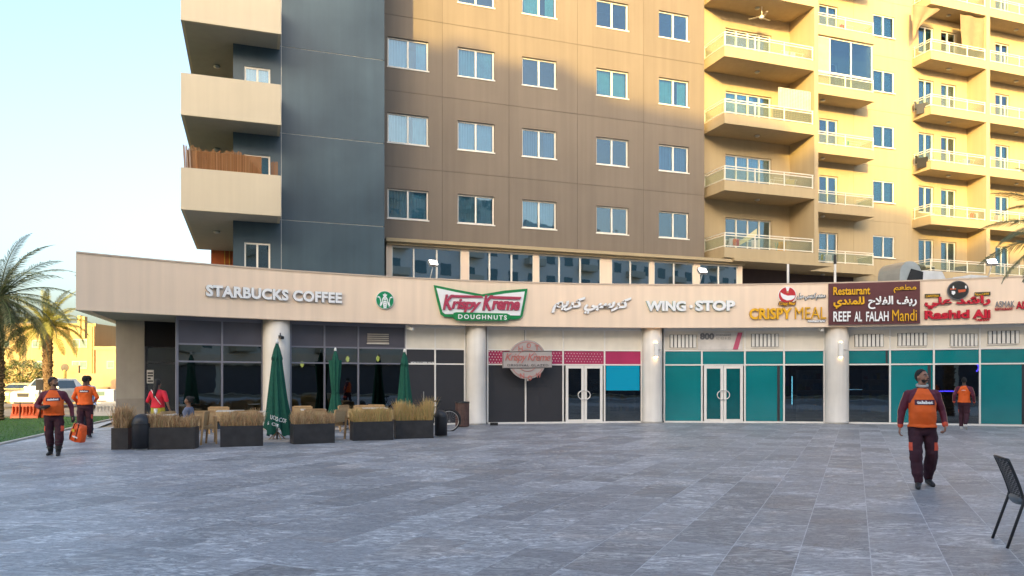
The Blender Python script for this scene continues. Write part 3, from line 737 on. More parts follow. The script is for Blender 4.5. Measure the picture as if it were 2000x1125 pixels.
# louvres: white vertical vanes in a dark opening
def louvre(px0, px1, z0, z1, base, n, vert=True):
    bk_ = seg(px0, px1, z0, z1, M_black, 'louvre', base, RG-.004-.012, .012)
    fr = M_panel
    seg(px0, px1, z0-.03, z0, fr, 'louvre_sill', base, RG-.06, .06); 
    if vert:
        for i in range(n):
            a = px0+(px1-px0)*(i+.20)/n; b = px0+(px1-px0)*(i+.92)/n
            seg(a, b, z0+.012, z1-.01+random.uniform(-.006, .006), M_white, 'vane', base, RG-.05-random.uniform(0, .012), .03)
    else:
        for i in range(n): z = z0+(z1-z0)*(i+.15)/n; seg(px0+.5, px1-.5, z, z+(z1-z0)/n*.6, mat('grille vane', (.38, .34, .29), .5), 'vane', base, RG-.045, .03)
louvre(1308, 1360, 2.84, 3.34, b5, 7); louvre(1467, 1521, 2.87, 3.36, b5, 7)
louvre(1669, 1726, 2.84, 3.31, b6, 7); louvre(1753, 1811, 2.86, 3.33, b6, 7); louvre(1855, 1910, 2.82, 3.27, b6, 7); louvre(1929, 1991, 2.89, 3.35, b6, 7)
louvre(717, 760, 2.90, 3.25, b2, 5, False)
# pale banner over the door
seg(1363, 1450, 2.76, 3.42, mat('banner vinyl', (.66, .62, .58), .4), 'banner', b5, RG-.050, .006)
_, a = circ(1431, RG-.055); _, b = circ(1441, RG-.055); _, c = circ(1450, RG-.055)
mb = MB().quad(P(RG-.07, a, 2.77), P(RG-.07, b, 2.77), P(RG-.07, c, 3.41), P(RG-.07, b, 3.41)); pb('banner_stripe', mb, mat('banner pink', (.55, .10, .18), .4), b5)

# --- lettering fitted to a stretch of the curved face
M_lw = mat('letter white', (.86, .86, .86), .35, noise_amt=.01)
M_ledge = mat('letter side grey', (.16, .16, .17), .5)
def place(vf, box, rad, m, name, parent, depth=.06, slant=0.0, side=None):
    v, f = vf; x0, y0, x1, y1 = box
    (_, a), (_, b) = circ(x0, rad), circ(x1, rad); xm = (x0+x1)/2
    z1, z0 = zat(xm, y0, rad), zat(xm, y1, rad)
    mb = MB(); mb.v = [tuple(P(rad-depth*p[2], a+(b-a)*p[0], z0+(z1-z0)*p[1]+slant*(p[0]-.5))) for p in v]; mb.f = list(f)
    # flat front in the main colour, sides darker
    mb.m = []
    for q in f:
        zs = [v[i][2] for i in q]; mb.m.append(1 if (side and max(zs)-min(zs) > .5) else 0)
    return pb(name, mb, [m, side] if side else m, parent)
def word(body, box, rad, m, name='lettering', parent=None, bold=0, shear=0, depth=.06, side=None, space=1, letters=False, slant=0):
    v, f = text_mesh(body, bold, shear, space)
    if not letters: return place((v, f), box, rad, m, name, parent, depth, slant, side)
    for iv, fv in islands(v, f): place((iv, fv), box, rad, m, 'letter', parent, depth, slant, side)
def sign(name, label, px, py, rad=RF-.02): 
    _, ph = circ(px, rad); return thing(name, label, 'sign', tuple(P(rad, ph, zat(px, py, rad))))
RS = RF-.012
s = sign('coffee_shop_lettering', 'long row of raised white capital letters naming the coffee shop', 534, 577)
x0, x1 = 401, 667
v, f = text_mesh('STARBUCKS COFFEE', .045, 0, 1.04)
for iv, fv in islands(v, f): place((iv, fv), (x0, 564.5, x1, 586.5), RS, M_lw, 'letter', s, .075, side=M_ledge)
# round green emblem: crowned long-haired figure with twin tails, drawn in white
def disc(mb, rad, ph, z, r0, r1, d0, n=40):
    t = Vector((math.cos(ph), -math.sin(ph), 0)); nr = Vector((math.sin(ph), math.cos(ph), 0)); c = P(rad, ph, z)
    ring = lambda r, d: [c+t*r*math.cos(2*pi*k/n)+Vector((0, 0, r*math.sin(2*pi*k/n)))-nr*d for k in range(n)]
    mb.rings([ring(r1, 0), ring(r1, d0), ring(max(r0, .001), d0)]); return c, t, nr
def shape(mb, c, t, nr, pts, d, mir=False):
    for sg in ((1, -1) if mir else (1,)):
        q = [c+t*(sg*x)+Vector((0, 0, y))-nr*d for x, y in pts]
        mb.quad(*(q if sg > 0 else q[::-1]))
s = sign('round_emblem', 'round green and white emblem of a crowned figure beside the coffee shop name', 751, 586)
_, ph = circ(751, RS); zc = zat(751, 586.3, RS); er = 17.6*circ(751, RS)[0]/F_PX
mb = MB(); c, t, nr = disc(mb, RS, ph, zc, 0, er, .06); pb('emblem_disc', mb, M_lw, s)
M_green = mat('emblem green', (.0, .26, .10), .35); mb = MB(); E = er
disc(mb, RS-.062, ph, zc, 0, er*.965, .004)
mb2 = MB(); pb('emblem_field', mb, M_green, s)
mb = MB(); D0 = .070
shape(mb, c, t, nr, [(x*E, y*E) for x, y in ((0, .78), (.10, .60), (.24, .66), (.20, .44), (-.20, .44), (-.24, .66), (-.10, .60))], D0)
shape(mb, c, t, nr, [(E*.21*math.cos(a), E*(.20+.25*math.sin(a))) for a in [2*pi*k/16 for k in range(16)]], D0)
shape(mb, c, t, nr, [(x*E, y*E) for x, y in ((.16, .36), (.34, .10), (.30, -.12), (.50, -.38), (.36, -.62), (.26, -.30), (.20, -.02), (.25, .12))], D0, True)
shape(mb, c, t, nr, [(x*E, y*E) for x, y in ((-.17, -.10), (.17, -.10), (.22, -.45), (.16, -.90), (-.16, -.90), (-.22, -.45))], D0)
shape(mb, c, t, nr, [(x*E, y*E) for x, y in ((.60, -.62), (.50, -.20), (.62, .22), (.90, .28), (.74, .42), (.56, .34), (.42, -.10), (.42, -.76))], D0, True)
pb('emblem_figure', mb, M_lw, s)
mb = MB(); D0 = .073
for y in (.22, .14, .02): shape(mb, c, t, nr, [(x*E, (y+dy)*E) for x, dy in ((-.08, 0), (.08, 0), (.06, .035), (-.06, .035))], D0)
for y in (-.3, -.5, -.7): shape(mb, c, t, nr, [(x*E, (y+dy)*E) for x, dy in ((-.14, 0), (.14, 0), (.0, .05))], D0)
pb('emblem_line', mb, M_green, s)
# bow-tie doughnut sign
s = sign('bow_tie_sign', 'green edged bow tie sign with dark pink script and a green name band', 937, 592)
t_, ph0 = circ(937, RS); t = Vector((math.cos(ph0), -math.sin(ph0), 0)); nr = Vector((math.sin(ph0), math.cos(ph0), 0)); K = t_/F_PX*1.0
def kk(px, py): # bearing to local on the sign's own flat plane
    c0 = P(RS, ph0, 0); r = ray(px, py); q = (c0.x*nr.x+c0.y*nr.y)/(r.x*nr.x+r.y*nr.y); p = r*q
    return (p-c0).dot(t), EYE+q*r.z
def plate(pts, d0, d1, m, name, parent=None):
    parent = parent or s; c0 = P(RS, ph0, 0); mb = MB(); n = len(pts)
    fr = [c0+t*x+Vector((0, 0, z))-nr*d1 for x, z in pts]; bk_ = [c0+t*x+Vector((0, 0, z))-nr*d0 for x, z in pts]
    mb.rings([bk_, fr], True, False); mb.face([n+i for i in range(n)]); o = pb(name, mb, m, parent); return o
M_kkg = mat('sign green', (.005, .22, .06), .35, noise_amt=.04); M_kkr = mat('sign red', (.42, .045, .09), .4, noise_amt=.05)
out = [kk(*p) for p in ((846.5, 557.5), (888, 566), (940, 575.5), (985, 568), (1028.5, 564.5), (1024, 590), (1019, 617), (1014, 622.5), (1004, 624.5), (994, 624), (993, 626), (900, 627), (886, 623), (884, 620), (866, 619), (860, 614), (853, 588))]
plate(out, 0, .12, M_kkg, 'sign_board')
inn = [kk(*p) for p in ((851, 563), (890, 571.5), (940, 580.5), (985, 574), (1023, 570), (1019, 592), (1014, 617), (992, 616.5), (884, 614), (868, 614), (863, 610), (857, 586))]
plate(inn, .12, .135, M_lw, 'sign_field')
plate([kk(*p) for p in ((884, 612), (889, 610.5), (988, 613), (993.5, 616), (993.5, 624), (988, 627.5), (890, 626.5), (884.5, 622))], .135, .17, M_kkg, 'name_band')
def flatword(body, box, d0, d1, m, name, bold=0, shear=0, space=1, parent=None, letters=False, side=None):
    v, f = text_mesh(body, bold, shear, space); x0, y0, x1, y1 = box; (a, z1), (b, _) = kk(x0, y0), kk(x1, y0); z0 = kk(x0, y1)[1]
    c0 = P(RS, ph0, 0)
    for iv, fv in (islands(v, f) if letters else [(v, f)]):
        mb = MB(); mb.v = [tuple(c0+t*(a+(b-a)*p[0])+Vector((0, 0, z0+(z1-z0)*p[1]))-nr*(d0+(d1-d0)*p[2])) for p in iv]; mb.f = list(fv); mb.m = [0]*len(fv)
        if side: mb.m = [1 if max(iv[i][2] for i in q)-min(iv[i][2] for i in q) > .5 else 0 for q in fv]
        pb(name, mb, [m, side] if side else m, parent or s)
M_kks = mat('sign red side', (.12, .015, .03), .5)
flatword('rispy', (880, 584, 938, 610), .135, .18, M_kkr, 'script_lettering', .035, .25, .88, side=M_kks)
flatword('reme', (958, 588, 1013, 606), .135, .18, M_kkr, 'script_lettering', .04, .25, .9, side=M_kks)
flatword('K', (863, 576, 885, 606), .135, .185, M_kkr, 'script_initial', .04, .3, side=M_kks); flatword('K', (940, 577, 961, 607), .135, .185, M_kkr, 'script_initial', .04, .3, side=M_kks)
plate([kk(*p) for p in ((874, 582), (882, 577), (938, 578.5), (942, 582.5), (884, 582))], .135, .18, M_kkr, 'script_swash'); plate([kk(*p) for p in ((952, 583), (960, 579), (1016, 581), (1013, 586), (962, 584.5))], .135, .18, M_kkr, 'script_swash')
flatword('DOUGHNUTS', (893, 614.5, 987, 623.5), .17, .19, M_lw, 'letter', .02, 0, 1.35, letters=True)
# arabic cut-out lettering
s = sign('arabic_doughnut_lettering', 'cream Arabic cut-out letters just beyond the bow tie sign', 1153, 597)
M_lc = mat('letter cream', (.70, .64, .55), .4)
word('\uFEE2\uFEF3\uFEAE\uFEDB \uFEF2\uFE92\uFEB3\uFEAE\uFEDB', (1076, 580, 1232, 613), RS, M_lw, 'lettering', s, .045, .45, .07, side=mat('letter side brown', (.22, .18, .15), .6))
s = sign('dotted_shop_lettering', 'two white words with teal edges and a dot between them', 1347, 598)
M_tealedge = mat('letter teal edge', (.03, .30, .28), .5)
word('WING', (1261, 588, 1339, 608), RS, M_lw, parent=s, bold=.05, depth=.08, side=M_tealedge, letters=True)
word('STOP', (1357, 587, 1435, 607.5), RS, M_lw, parent=s, bold=.05, depth=.08, side=M_tealedge, letters=True)
_, ph = circ(1349, RS); mb = MB(); disc(mb, RS, ph, zat(1349, 599, RS), 0, .06, .08, 16); pb('middle_dot', mb, M_lw, s)
# chicken restaurant
s = sign('yellow_shop_lettering', 'yellow ornate capital letters beside the maroon board, small black Arabic line above', 1538, 610)
M_yel = mat('letter yellow', (.80, .42, .01), .4); M_yels = mat('letter yellow side', (.32, .13, .01), .5); M_blk = mat('letter black', (.02, .02, .022), .5)
word('CRISPY', (1463, 602, 1546, 624), RS, M_yel, parent=s, bold=.035, depth=.07, side=M_yels, letters=True)
word('MEAL', (1552, 600, 1613, 623), RS, M_yel, parent=s, bold=-.004, depth=.07, side=M_yels, letters=True)
word('\uFEDE\uFEF4\uFEE3 \uFEF2\uFE92\uFEB3\uFEAE\uFEDB \uFEE2\uFECC\uFEC4\uFEE3', (1556, 572, 1613, 587), RS, M_blk, 'black_backing', s, .09, .2, .03)
word('\uFEDE\uFEF4\uFEE3 \uFEF2\uFE92\uFEB3\uFEAE\uFEDB \uFEE2\uFECC\uFEC4\uFEE3', (1557.5, 573, 1611.5, 586), RS-.03, M_lw, 'arabic_lettering', s, .015, .2, .03)
word('restaurant', (1577, 624, 1612, 630), RS, M_blk, 'black_backing', s, .11, 0, .02); word('restaurant', (1577.5, 624.6, 1611.5, 629.5), RS-.02, M_lw, 'small_lettering', s, .03, 0, .02)
s = sign('round_red_emblem', 'round red and white chicken emblem above the yellow letters', 1537, 580)
_, ph = circ(1537, RS); zc = zat(1537, 577, RS); E = 17*circ(1537, RS)[0]/F_PX
M_red = mat('emblem red', (.50, .02, .03), .4)
mb = MB(); c, t2, n2 = disc(mb, RS, ph, zc, 0, E, .05); pb('emblem_disc', mb, M_lw, s)
mb = MB(); disc(mb, RS-.052, ph, zc, 0, E*.93, .004); pb('emblem_field', mb, M_red, s)
mb = MB(); D0 = .06
shape(mb, c, t2, n2, [(x*E, y*E) for x, y in ((-.18, .92), (-.05, .45), (.12, .45), (.25, .90), (.04, .95))], D0)
shape(mb, c, t2, n2, [(x*E, y*E) for x, y in ((-.75, .35), (-.35, .10), (.05, -.05), (.45, -.02), (.86, -.05), (.78, -.35), (.45, -.55), (-.05, -.60), (-.50, -.38), (-.72, -.02))], D0)
pb('emblem_bird', mb, M_lw, s)
mb = MB(); shape(mb, c, t2, n2, [(E*(.03+.13*math.cos(a)), E*(.36+.12*math.sin(a))) for a in [2*pi*k/12 for k in range(12)]], .064); pb('emblem_face', mb, mat('emblem tan', (.5, .24, .10), .5), s)
word('Crispy Meal', (1520, 588, 1555, 598.5), RS-.05, mat('emblem maroon', (.14, .02, .02), .5), 'ribbon_backing', s, .16, .2, .02)
word('Crispy Meal', (1521.5, 589.5, 1553.5, 597.5), RS-.07, M_yel, 'ribbon_lettering', s, .02, .2, .02)
# maroon board
s = sign('maroon_restaurant_board', 'maroon board crowded with yellow and white Latin and Arabic lettering', 1707, 592)
M_mar = mat('board maroon', (.115, .035, .04), .35, noise_amt=.08)
_, a = circ(1618.5, RS-.08); _, b = circ(1797, RS-.08); zt_, zb_ = zat(1707, 551.5, RS-.08), zat(1707, 633.2, RS-.08)
mb = MB(); arcbox(mb, RS-.08, RS, a, b, zb_, zt_, 8); pb('sign_board', mb, M_mar, s)
RB = RS-.083; M_ys = mat('board letter side', (.05, .03, .01), .5)
word('Restaurant', (1627, 560, 1699, 576), RB, M_yel, parent=s, bold=.02, depth=.05, side=M_ys)
word('\uFEE2\uFECC\uFEC4\uFEE3', (1745, 556, 1789, 572), RB, M_yel, parent=s, bold=.012, depth=.05, side=M_ys)
word('\uFEA1\uFEFC\uFED4\uFEDF\uFE8D \uFED2\uFEF3\uFEAD', (1695, 578, 1790, 603), RB, M_lw, parent=s, bold=.03, depth=.05, side=M_ys)
word('\uFEF1\uFEAA\uFEE8\uFEE4\uFEE0\uFEDF', (1627, 580, 1688, 603), RB, M_yel, parent=s, bold=.04, depth=.05, side=M_ys)
for wd_, bx in (('REEF', (1627, 608.5, 1661, 628)), ('AL', (1668, 608.5, 1683, 628)), ('FALAH', (1691, 608.5, 1735, 627.5))): word(wd_, bx, RB, M_lw, parent=s, bold=.02, depth=.05, side=M_ys, letters=True)
word('Mandi', (1742, 605, 1790, 627), RB, M_yel, parent=s, bold=.0, depth=.05, side=M_ys)
# red lettering
s = sign('red_shop_lettering', 'bold red Arabic and Latin lettering with small dark tags above', 1869, 604)
M_red2 = mat('letter red', (.52, .008, .03), .35); M_reds = mat('letter red side', (.14, .005, .01), .5)
word('\uFEF2\uFEE0\uFECB \uFEAA\uFEB7\uFE8D\uFEAD', (1805, 579, 1934, 602), RS, M_red2, parent=s, bold=.045, depth=.07, side=M_reds)
word('Rashid', (1805, 606, 1893, 623), RS, M_red2, parent=s, bold=.045, depth=.07, side=M_reds); word('Ali', (1899, 604.5, 1934, 622), RS, M_red2, parent=s, bold=.045, depth=.07, side=M_reds)
word('TASHAN', (1904, 622.5, 1932, 627), RS, M_red2, parent=s, bold=.03, depth=.03)
def tagp(x0, y0, x1, y1, m):
    _, a = circ(x0, RS); _, b = circ(x1, RS); mb = MB(); arcbox(mb, RS-.04, RS, a, b, zat(x0, y1, RS), zat(x0, y0, RS), 3); pb('name_tag', mb, m, s)
M_olive = mat('tag dark', (.05, .045, .02), .5)
tagp(1806, 574.5, 1836, 581.5, M_olive); tagp(1903, 571, 1934, 578, M_olive)
word('CAFETERIA', (1808, 576, 1834, 580.5), RS-.042, M_yel, 'tag_lettering', s, .02, 0, .015)
word('\uFE8E\uFEF3\uFEAE\uFEF4\uFE98\uFED3\uFE8E\uFEDB', (1905, 572, 1932, 577), RS-.042, M_yel, 'tag_lettering', s, .02, 0, .015)
s = sign('round_black_emblem', 'round black emblem above the red lettering', 1871, 567)
_, ph = circ(1871, RS-.05); zc = zat(1871, 567, RS-.05); E = 18.5*circ(1871, RS)[0]/F_PX
mb = MB(); c, t2, n2 = disc(mb, RS-.03, ph, zc, 0, E, .05); pb('emblem_rim', mb, M_ledge, s)
mb = MB(); disc(mb, RS-.083, ph, zc, 0, E*.93, .004); pb('emblem_field', mb, mat('emblem black', (.015, .018, .02), .4), s)
for x in (-.45, .70): mb = MB(); shape(mb, c, t2, n2, [(E*(x+dx), E*dy) for dx, dy in ((-.06, .15), (.06, .15), (.08, .35), (.0, .5), (-.08, .35))], .066); pb('emblem_horn', mb, M_lw, s)
mb = MB(); shape(mb, c, t2, n2, [(x*E, y*E) for x, y in ((-.62, -.05), (-.3, -.08), (-.26, -.28), (-.42, -.5), (-.60, -.38))], .066); pb('emblem_figure', mb, M_lw, s)
mb = MB(); shape(mb, c, t2, n2, [(x*E, y*E) for x, y in ((-.05, .05), (.72, .08), (.66, -.18), (.05, -.25))], .066); shape(mb, c, t2, n2, [(x*E, y*E) for x, y in ((-.75, .2), (-.2, .2), (-.2, .08), (-.75, .05))], .066); pb('emblem_flame', mb, mat('emblem orange', (.6, .10, .03), .5), s)
s = sign('grey_shop_lettering', 'grey and red small lettering at the far end of the fascia', 1965, 598)
word('ASMAK', (1943, 588, 1981, 600), RS, M_ledge, parent=s, bold=.0, depth=.06, side=M_lw); word('RESTAURANT', (1943, 601.5, 1978, 606), RS, M_red2, 'small_lettering', s, .01, 0, .04)
word('ADANI', (1984, 588, 2036, 603), RS, M_red2, parent=s, bold=.03, depth=.06, side=M_reds)
# round hanging light-up sign
s = sign('round_neon_sign', 'round grey neon tube sign with a crossbar in front of the magenta band', 1028, 703, RG-.5)
RN = RG-.42; t_, ph0 = circ(1028, RN); t = Vector((math.cos(ph0), -math.sin(ph0), 0)); nr = Vector((math.sin(ph0), math.cos(ph0), 0)); RS_keep = RS; RS = RN
M_neon = mat('neon sign face', (.40, .36, .34), .45, noise_amt=.06); M_nred = mat('unlit red tube', (.52, .16, .14), .3); M_nedge = mat('sign edge dark', (.10, .09, .09), .5)
ring = []
cx_, cy_, rx_, ry_ = 1028.5, 702.5, 37.0, 38.0
for k in range(48):
    a = 2*pi*k/48; ring.append((cx_+rx_*math.cos(a), cy_-ry_*math.sin(a)))
plate([kk(*p) for p in ring][::1], 0, .12, M_neon, 'sign_disc')
plate([kk(*p) for p in ((981, 719), (1076, 718), (1076, 686), (981, 687.5))], .0, .135, M_neon, 'name_bar')
def rod(pts, r_=.010, d=.14, m=M_nred, name='tube'):
    c0 = P(RS, ph0, 0); pb(name, MB().tube([c0+t*kk(*p)[0]+Vector((0, 0, kk(*p)[1]))-nr*d for p in pts], r_, 6), m, s, smooth=True)
rod([(cx_+33.5*math.cos(a), cy_-34.5*math.sin(a)) for a in [pi*(.17+.66*k/24) for k in range(25)]], d=.13); rod([(cx_+33.5*math.cos(a), cy_-34.5*math.sin(a)) for a in [-pi*(.17+.66*k/24) for k in range(25)]], d=.13)
rod([(cx_+20*math.cos(a), cy_-19*math.sin(a)) for a in [pi*(.12+.76*k/16) for k in range(17)]], d=.14); rod([(cx_+20*math.cos(a), cy_-23*math.sin(a)) for a in [-pi*(.25+.5*k/16) for k in range(17)]], d=.14)
rod([(981, 687.5), (1076, 686), (1076, 718), (981, 719), (981, 687.5)], .012, .14, M_nedge)
for ch, x, y in (('H', 1011, 676), ('O', 1027, 670), ('T', 1043, 675), ('N', 1014, 729), ('O', 1029, 733), ('W', 1045, 728)):
    flatword(ch, (x, y, x+(8 if ch != 'W' else 10), y+10), .12, .145, M_nred, 'letter', .0)
flatword('Krispy Kreme', (985, 690, 1073, 709), .135, .165, M_nred, 'script_lettering', -.004, .3, .85); flatword('ORIGINAL GLAZED', (989, 711, 1069, 715.5), .135, .15, M_nedge, 'small_lettering', .0, 0, 1.2)
rod([(1030, 740), (1030, 744)], .03, .05, M_mull, 'bracket')
for x in (1010, 1048): 
    c0 = P(RS, ph0, 0); a = c0+t*kk(x, 690)[0]+Vector((0, 0, kk(x, 690)[1])); pb('bracket', MB().tube([a, a+nr*.42], .02, 6), M_metal, s)
RS = RS_keep
# banner print on the pale banner
def bw(body, box, m, bold=0.0, name='banner_lettering'): word(body, box, RG-.078, m, name, b5, bold, 0, .004)
bw('800', (1367, 650.5, 1395, 663.5), M_ledge, .05); bw('manazel', (1399, 651.5, 1427, 656), mat('print grey', (.30, .28, .27), .6), .0); bw('62 62 6 35', (1399, 658, 1427, 663), mat('print grey', (.3, .28, .27), .6), .0)
# gold and blue bits of print inside the clear panes
seg(1534.5, 1541, 1.4, 2.1, mat('poster blue', (.08, .2, .55), .5), 'window_poster', b5, RG+.05, .004); seg(1534.5, 1541, 1.05, 1.39, mat('poster green', (.15, .45, .06), .5), 'window_poster', b5, RG+.05, .004)
seg(1146, 1170, 1.2, 1.9, M_dark, 'door_poster', b4, RG+.06, .004)
word('ORIGINAL', (1151, 741, 1171, 749), RG+.055, M_lc, 'poster_lettering', b4, .02, 0, .003); word('GLAZED', (1151, 755, 1171, 763), RG+.055, M_lc, 'poster_lettering', b4, .02, 0, .003)
word('WORLD\'S COFFEE HOUSE', (802, 706.5, 848, 709.8), RG-.003, M_lw, 'film_lettering', b3, .02, 0, .003)

# ================================================================ LIT FITTINGS
def lit(name, label, mb, m, loc, cat='lamp', **kw): return tag(mb.build(name, m, None), label, cat, **kw)
for px, lb in ((1281, 'white box wall light lit on the pillar beside the magenta fronted shop'), (1642, 'white box wall light lit on the pillar under the maroon board'), (2083, 'white box wall light on the last pillar')):
    _, ph = circ(px, RF+.10); c = P(RF+.10, ph, 0); zc = zat(px, 683, RF+.1); e = thing('wall_light', lb, 'wall light', (c.x, c.y, zc), -ph, 'box wall lights on the pillars')
    h = .26; MB().box(-.07, .07, -.09, .07, -h, h).build('light_box', M_white, e); MB().box(-.045, .045, -.06, .04, h, h+.012).build('lamp', M_lampw, e); MB().box(-.045, .045, -.06, .04, -h-.012, -h).build('lamp', M_lampw, e)
    MB().tube([(.07, .05, 0), (.30, .06, -.02)], .012, 6).build('conduit', M_galv, e)
for px, y0, y1, lb in ((846, 545, 518, 'lit floodlight on a short pole above the bow tie sign'), (1372, 556, 533, 'lit floodlight on a short pole above the round black pillars of the strip windows'), (1937, 546, 516, 'lit floodlight on a short pole near the palm fronds')):
    rr = RF+.3; _, ph = circ(px, rr); c = P(rr, ph, ZF1); e = thing('floodlight', lb, 'floodlight', tuple(c), -ph+.3)
    hz = zat(px, y1, rr)-ZF1
    MB().tube([(-.16, 0, -.05), (-.05, 0, hz*.6), (0, 0, hz)], .018, 6).build('pole', M_galv, e, smooth=True)
    hd = MB().box(-.17, .17, -.03, .07, -.12, .12).build('lamp_head', M_galv, e, loc=(0, 0, hz+.08), rot=(R(-38), 0, 0)); MB().box(-.14, .14, -.038, -.031, -.09, .09).build('lamp', M_lamp, hd)
bpy.data.objects['floodlight.001']['label'] = 'lit floodlight on a short pole near the end of the strip windows'
# cctv cameras
for px, py, lb in ((800, 641, 'white security camera under the fascia where the cream panels begin'), (1603, 643, 'white security camera under the fascia beside the maroon board'), (548, 658, 'dark box camera on the pillar between the coffee shop windows')):
    rr = RF+.28 if px != 548 else RF+.05; _, ph = circ(px, rr); c = P(rr, ph, zat(px, py, rr)); e = thing('security_camera', lb, 'security camera', tuple(c), -ph, None)
    m = M_white if px != 548 else M_blackmet
    MB().box(-.05, .05, -.16, .08, -.05, .04).build('camera_body', m, e, rot=(R(12), 0, R(40 if px == 800 else 10))); MB().tube([(0, .02, .03), (0, .05, .13)], .02, 8).build('bracket', m, e)
    MB().lathe([(.03, -.165), (.03, -.163), (.001, -.162)], n=10).build('lens', M_blackmet, e, rot=(R(90), 0, 0))
# shop interior fittings seen through glass; glowing tubes added for reflected lights
def reflection_tube(px, py0, py1, rr, m, lb, w_=.012):
    _, ph = circ(px, rr); z0, z1 = zat(px, py1, rr), zat(px, py0, rr); c = P(rr, ph, 0)
    tag(MB().box(c.x-w_, c.x+w_, c.y-w_, c.y+w_, z0, z1).build('reflection_tube', m, None), lb, 'reflection tube', 'glowing tubes added for reflected light lines')
M_cy = mat('cyan tube', (1, 1, 1), .4, emit=(.35, .9, 1), estr=1.8)  # glow stands in for light lines mirrored in the glass; tubes are added
reflection_tube(1547, 735, 790, RG+1.6, M_cy, 'pale blue vertical reflection tube added nearest the colourful poster, standing for a reflected light'); reflection_tube(1571, 732, 790, RG+1.6, M_cy, 'pale blue vertical reflection tube added deeper in the dark shop, standing for a reflected light')
for px, py, lb in ((590, 712, 'slim yellow pendant lamp behind the first coffee shop window'), (679, 702, 'small yellow pendant lamp behind the middle coffee shop window'), (738, 701, 'small yellow pendant lamp behind the wide coffee shop window')):
    rr = RG+1.6; _, ph = circ(px, rr); c = P(rr, ph, zat(px, py, rr)); e = thing('pendant_lamp', lb, 'pendant lamp', tuple(c), 0, 'pendant lamps in the coffee shop')
    MB().lathe([(.02, .12), (.07, .05), (.05, -.06), (.01, -.1)], n=10).build('lamp_shade', mat('yellow glow', (1, 1, 1), .4, emit=(1, .8, .15), estr=.9), e); MB().tube([(0, 0, .12), (0, 0, ZF0-c.z)], .006, 5).build('cord', M_blackmet, e)
M_vio = mat('violet light', (1, 1, 1), .4, emit=(.12, .06, 1), estr=3)
_, ph = circ(1843, RG+3); c = P(RG+3, ph, zat(1843, 764, RG+3)); tag(MB().box(c.x-.75, c.x+.75, c.y, c.y+.03, c.z-.02, c.z+.02).build('neon_strip', M_vio), 'violet neon strip inside the dark shop behind the far walking man', 'neon strip')
_, ph = circ(1897, RG+3); c = P(RG+3, ph, zat(1897, 718, RG+3)); tag(MB().tube([c+Vector((.3*math.cos(a), 0, .2*math.sin(a))) for a in [pi*k/8-.8 for k in range(8)]], .03, 6).build('neon_strip', M_vio), 'curved violet neon glow high in the dark shop', 'neon strip')
_, ph = circ(1686, RG+2.5); c = P(RG+2.5, ph, 0); e = thing('display_counter', 'lit glass display counter inside the dark shop under the maroon board', 'counter', tuple(c), -ph)
MB().box(-.8, .8, 0, .6, 0, .75).build('counter_base', M_dim, e); MB().box(-.8, .8, 0, .55, .76, 1.25).build('counter_glass', M_sglass, e); MB().box(-.8, .8, .1, .12, 1.22, 1.245).build('lamp', mat('white strip', (1, 1, 1), .4, emit=(.7, .95, 1), estr=1.5), e)
def shelf(px, rr, n, label, cols, wd=1.5):
    _, ph = circ(px, rr); c = P(rr, ph, 0); e = thing('display_shelf', label, 'shelf', tuple(c), -ph); rg = random.Random(px)
    MB().box(-wd/2, wd/2, .32, .35, 0, 2.0).build('back_panel', mat('shelf panel', (.55, .53, .50), .6), e)
    for k in range(n):
        z = .35+k*.42; MB().box(-wd/2, wd/2, 0, .318, z, z+.03).build('shelf_board', M_white, e); x = -wd/2+.03
        while x < wd/2-.16:
            w_ = rg.uniform(.08, .18); MB().box(x, x+w_, .05, .25, z+.032, z+rg.uniform(.14, .33)).build('boxed_goods', mat('goods %d' % rg.randrange(5), cols[rg.randrange(len(cols))], .5), e); x += w_+.015
shelf(1590, RG+1.1, 4, 'white shelving with boxed goods inside the dark pane beside the added glowing tubes', [(.5, .1, .05), (.6, .5, .1), (.1, .3, .5), (.5, .5, .5), (.1, .35, .12)], 1.2)
shelf(1715, RG+1.0, 4, 'white shelving with boxed goods behind the display counter', [(.5, .1, .05), (.6, .5, .1), (.1, .3, .5), (.5, .5, .5), (.1, .35, .12)], 1.0)
shelf(1218, RG+1.2, 2, 'low white shelving inside the window under the blue film', [(.5, .1, .05), (.6, .5, .1), (.1, .3, .5), (.5, .5, .5), (.1, .35, .12)], 1.1)
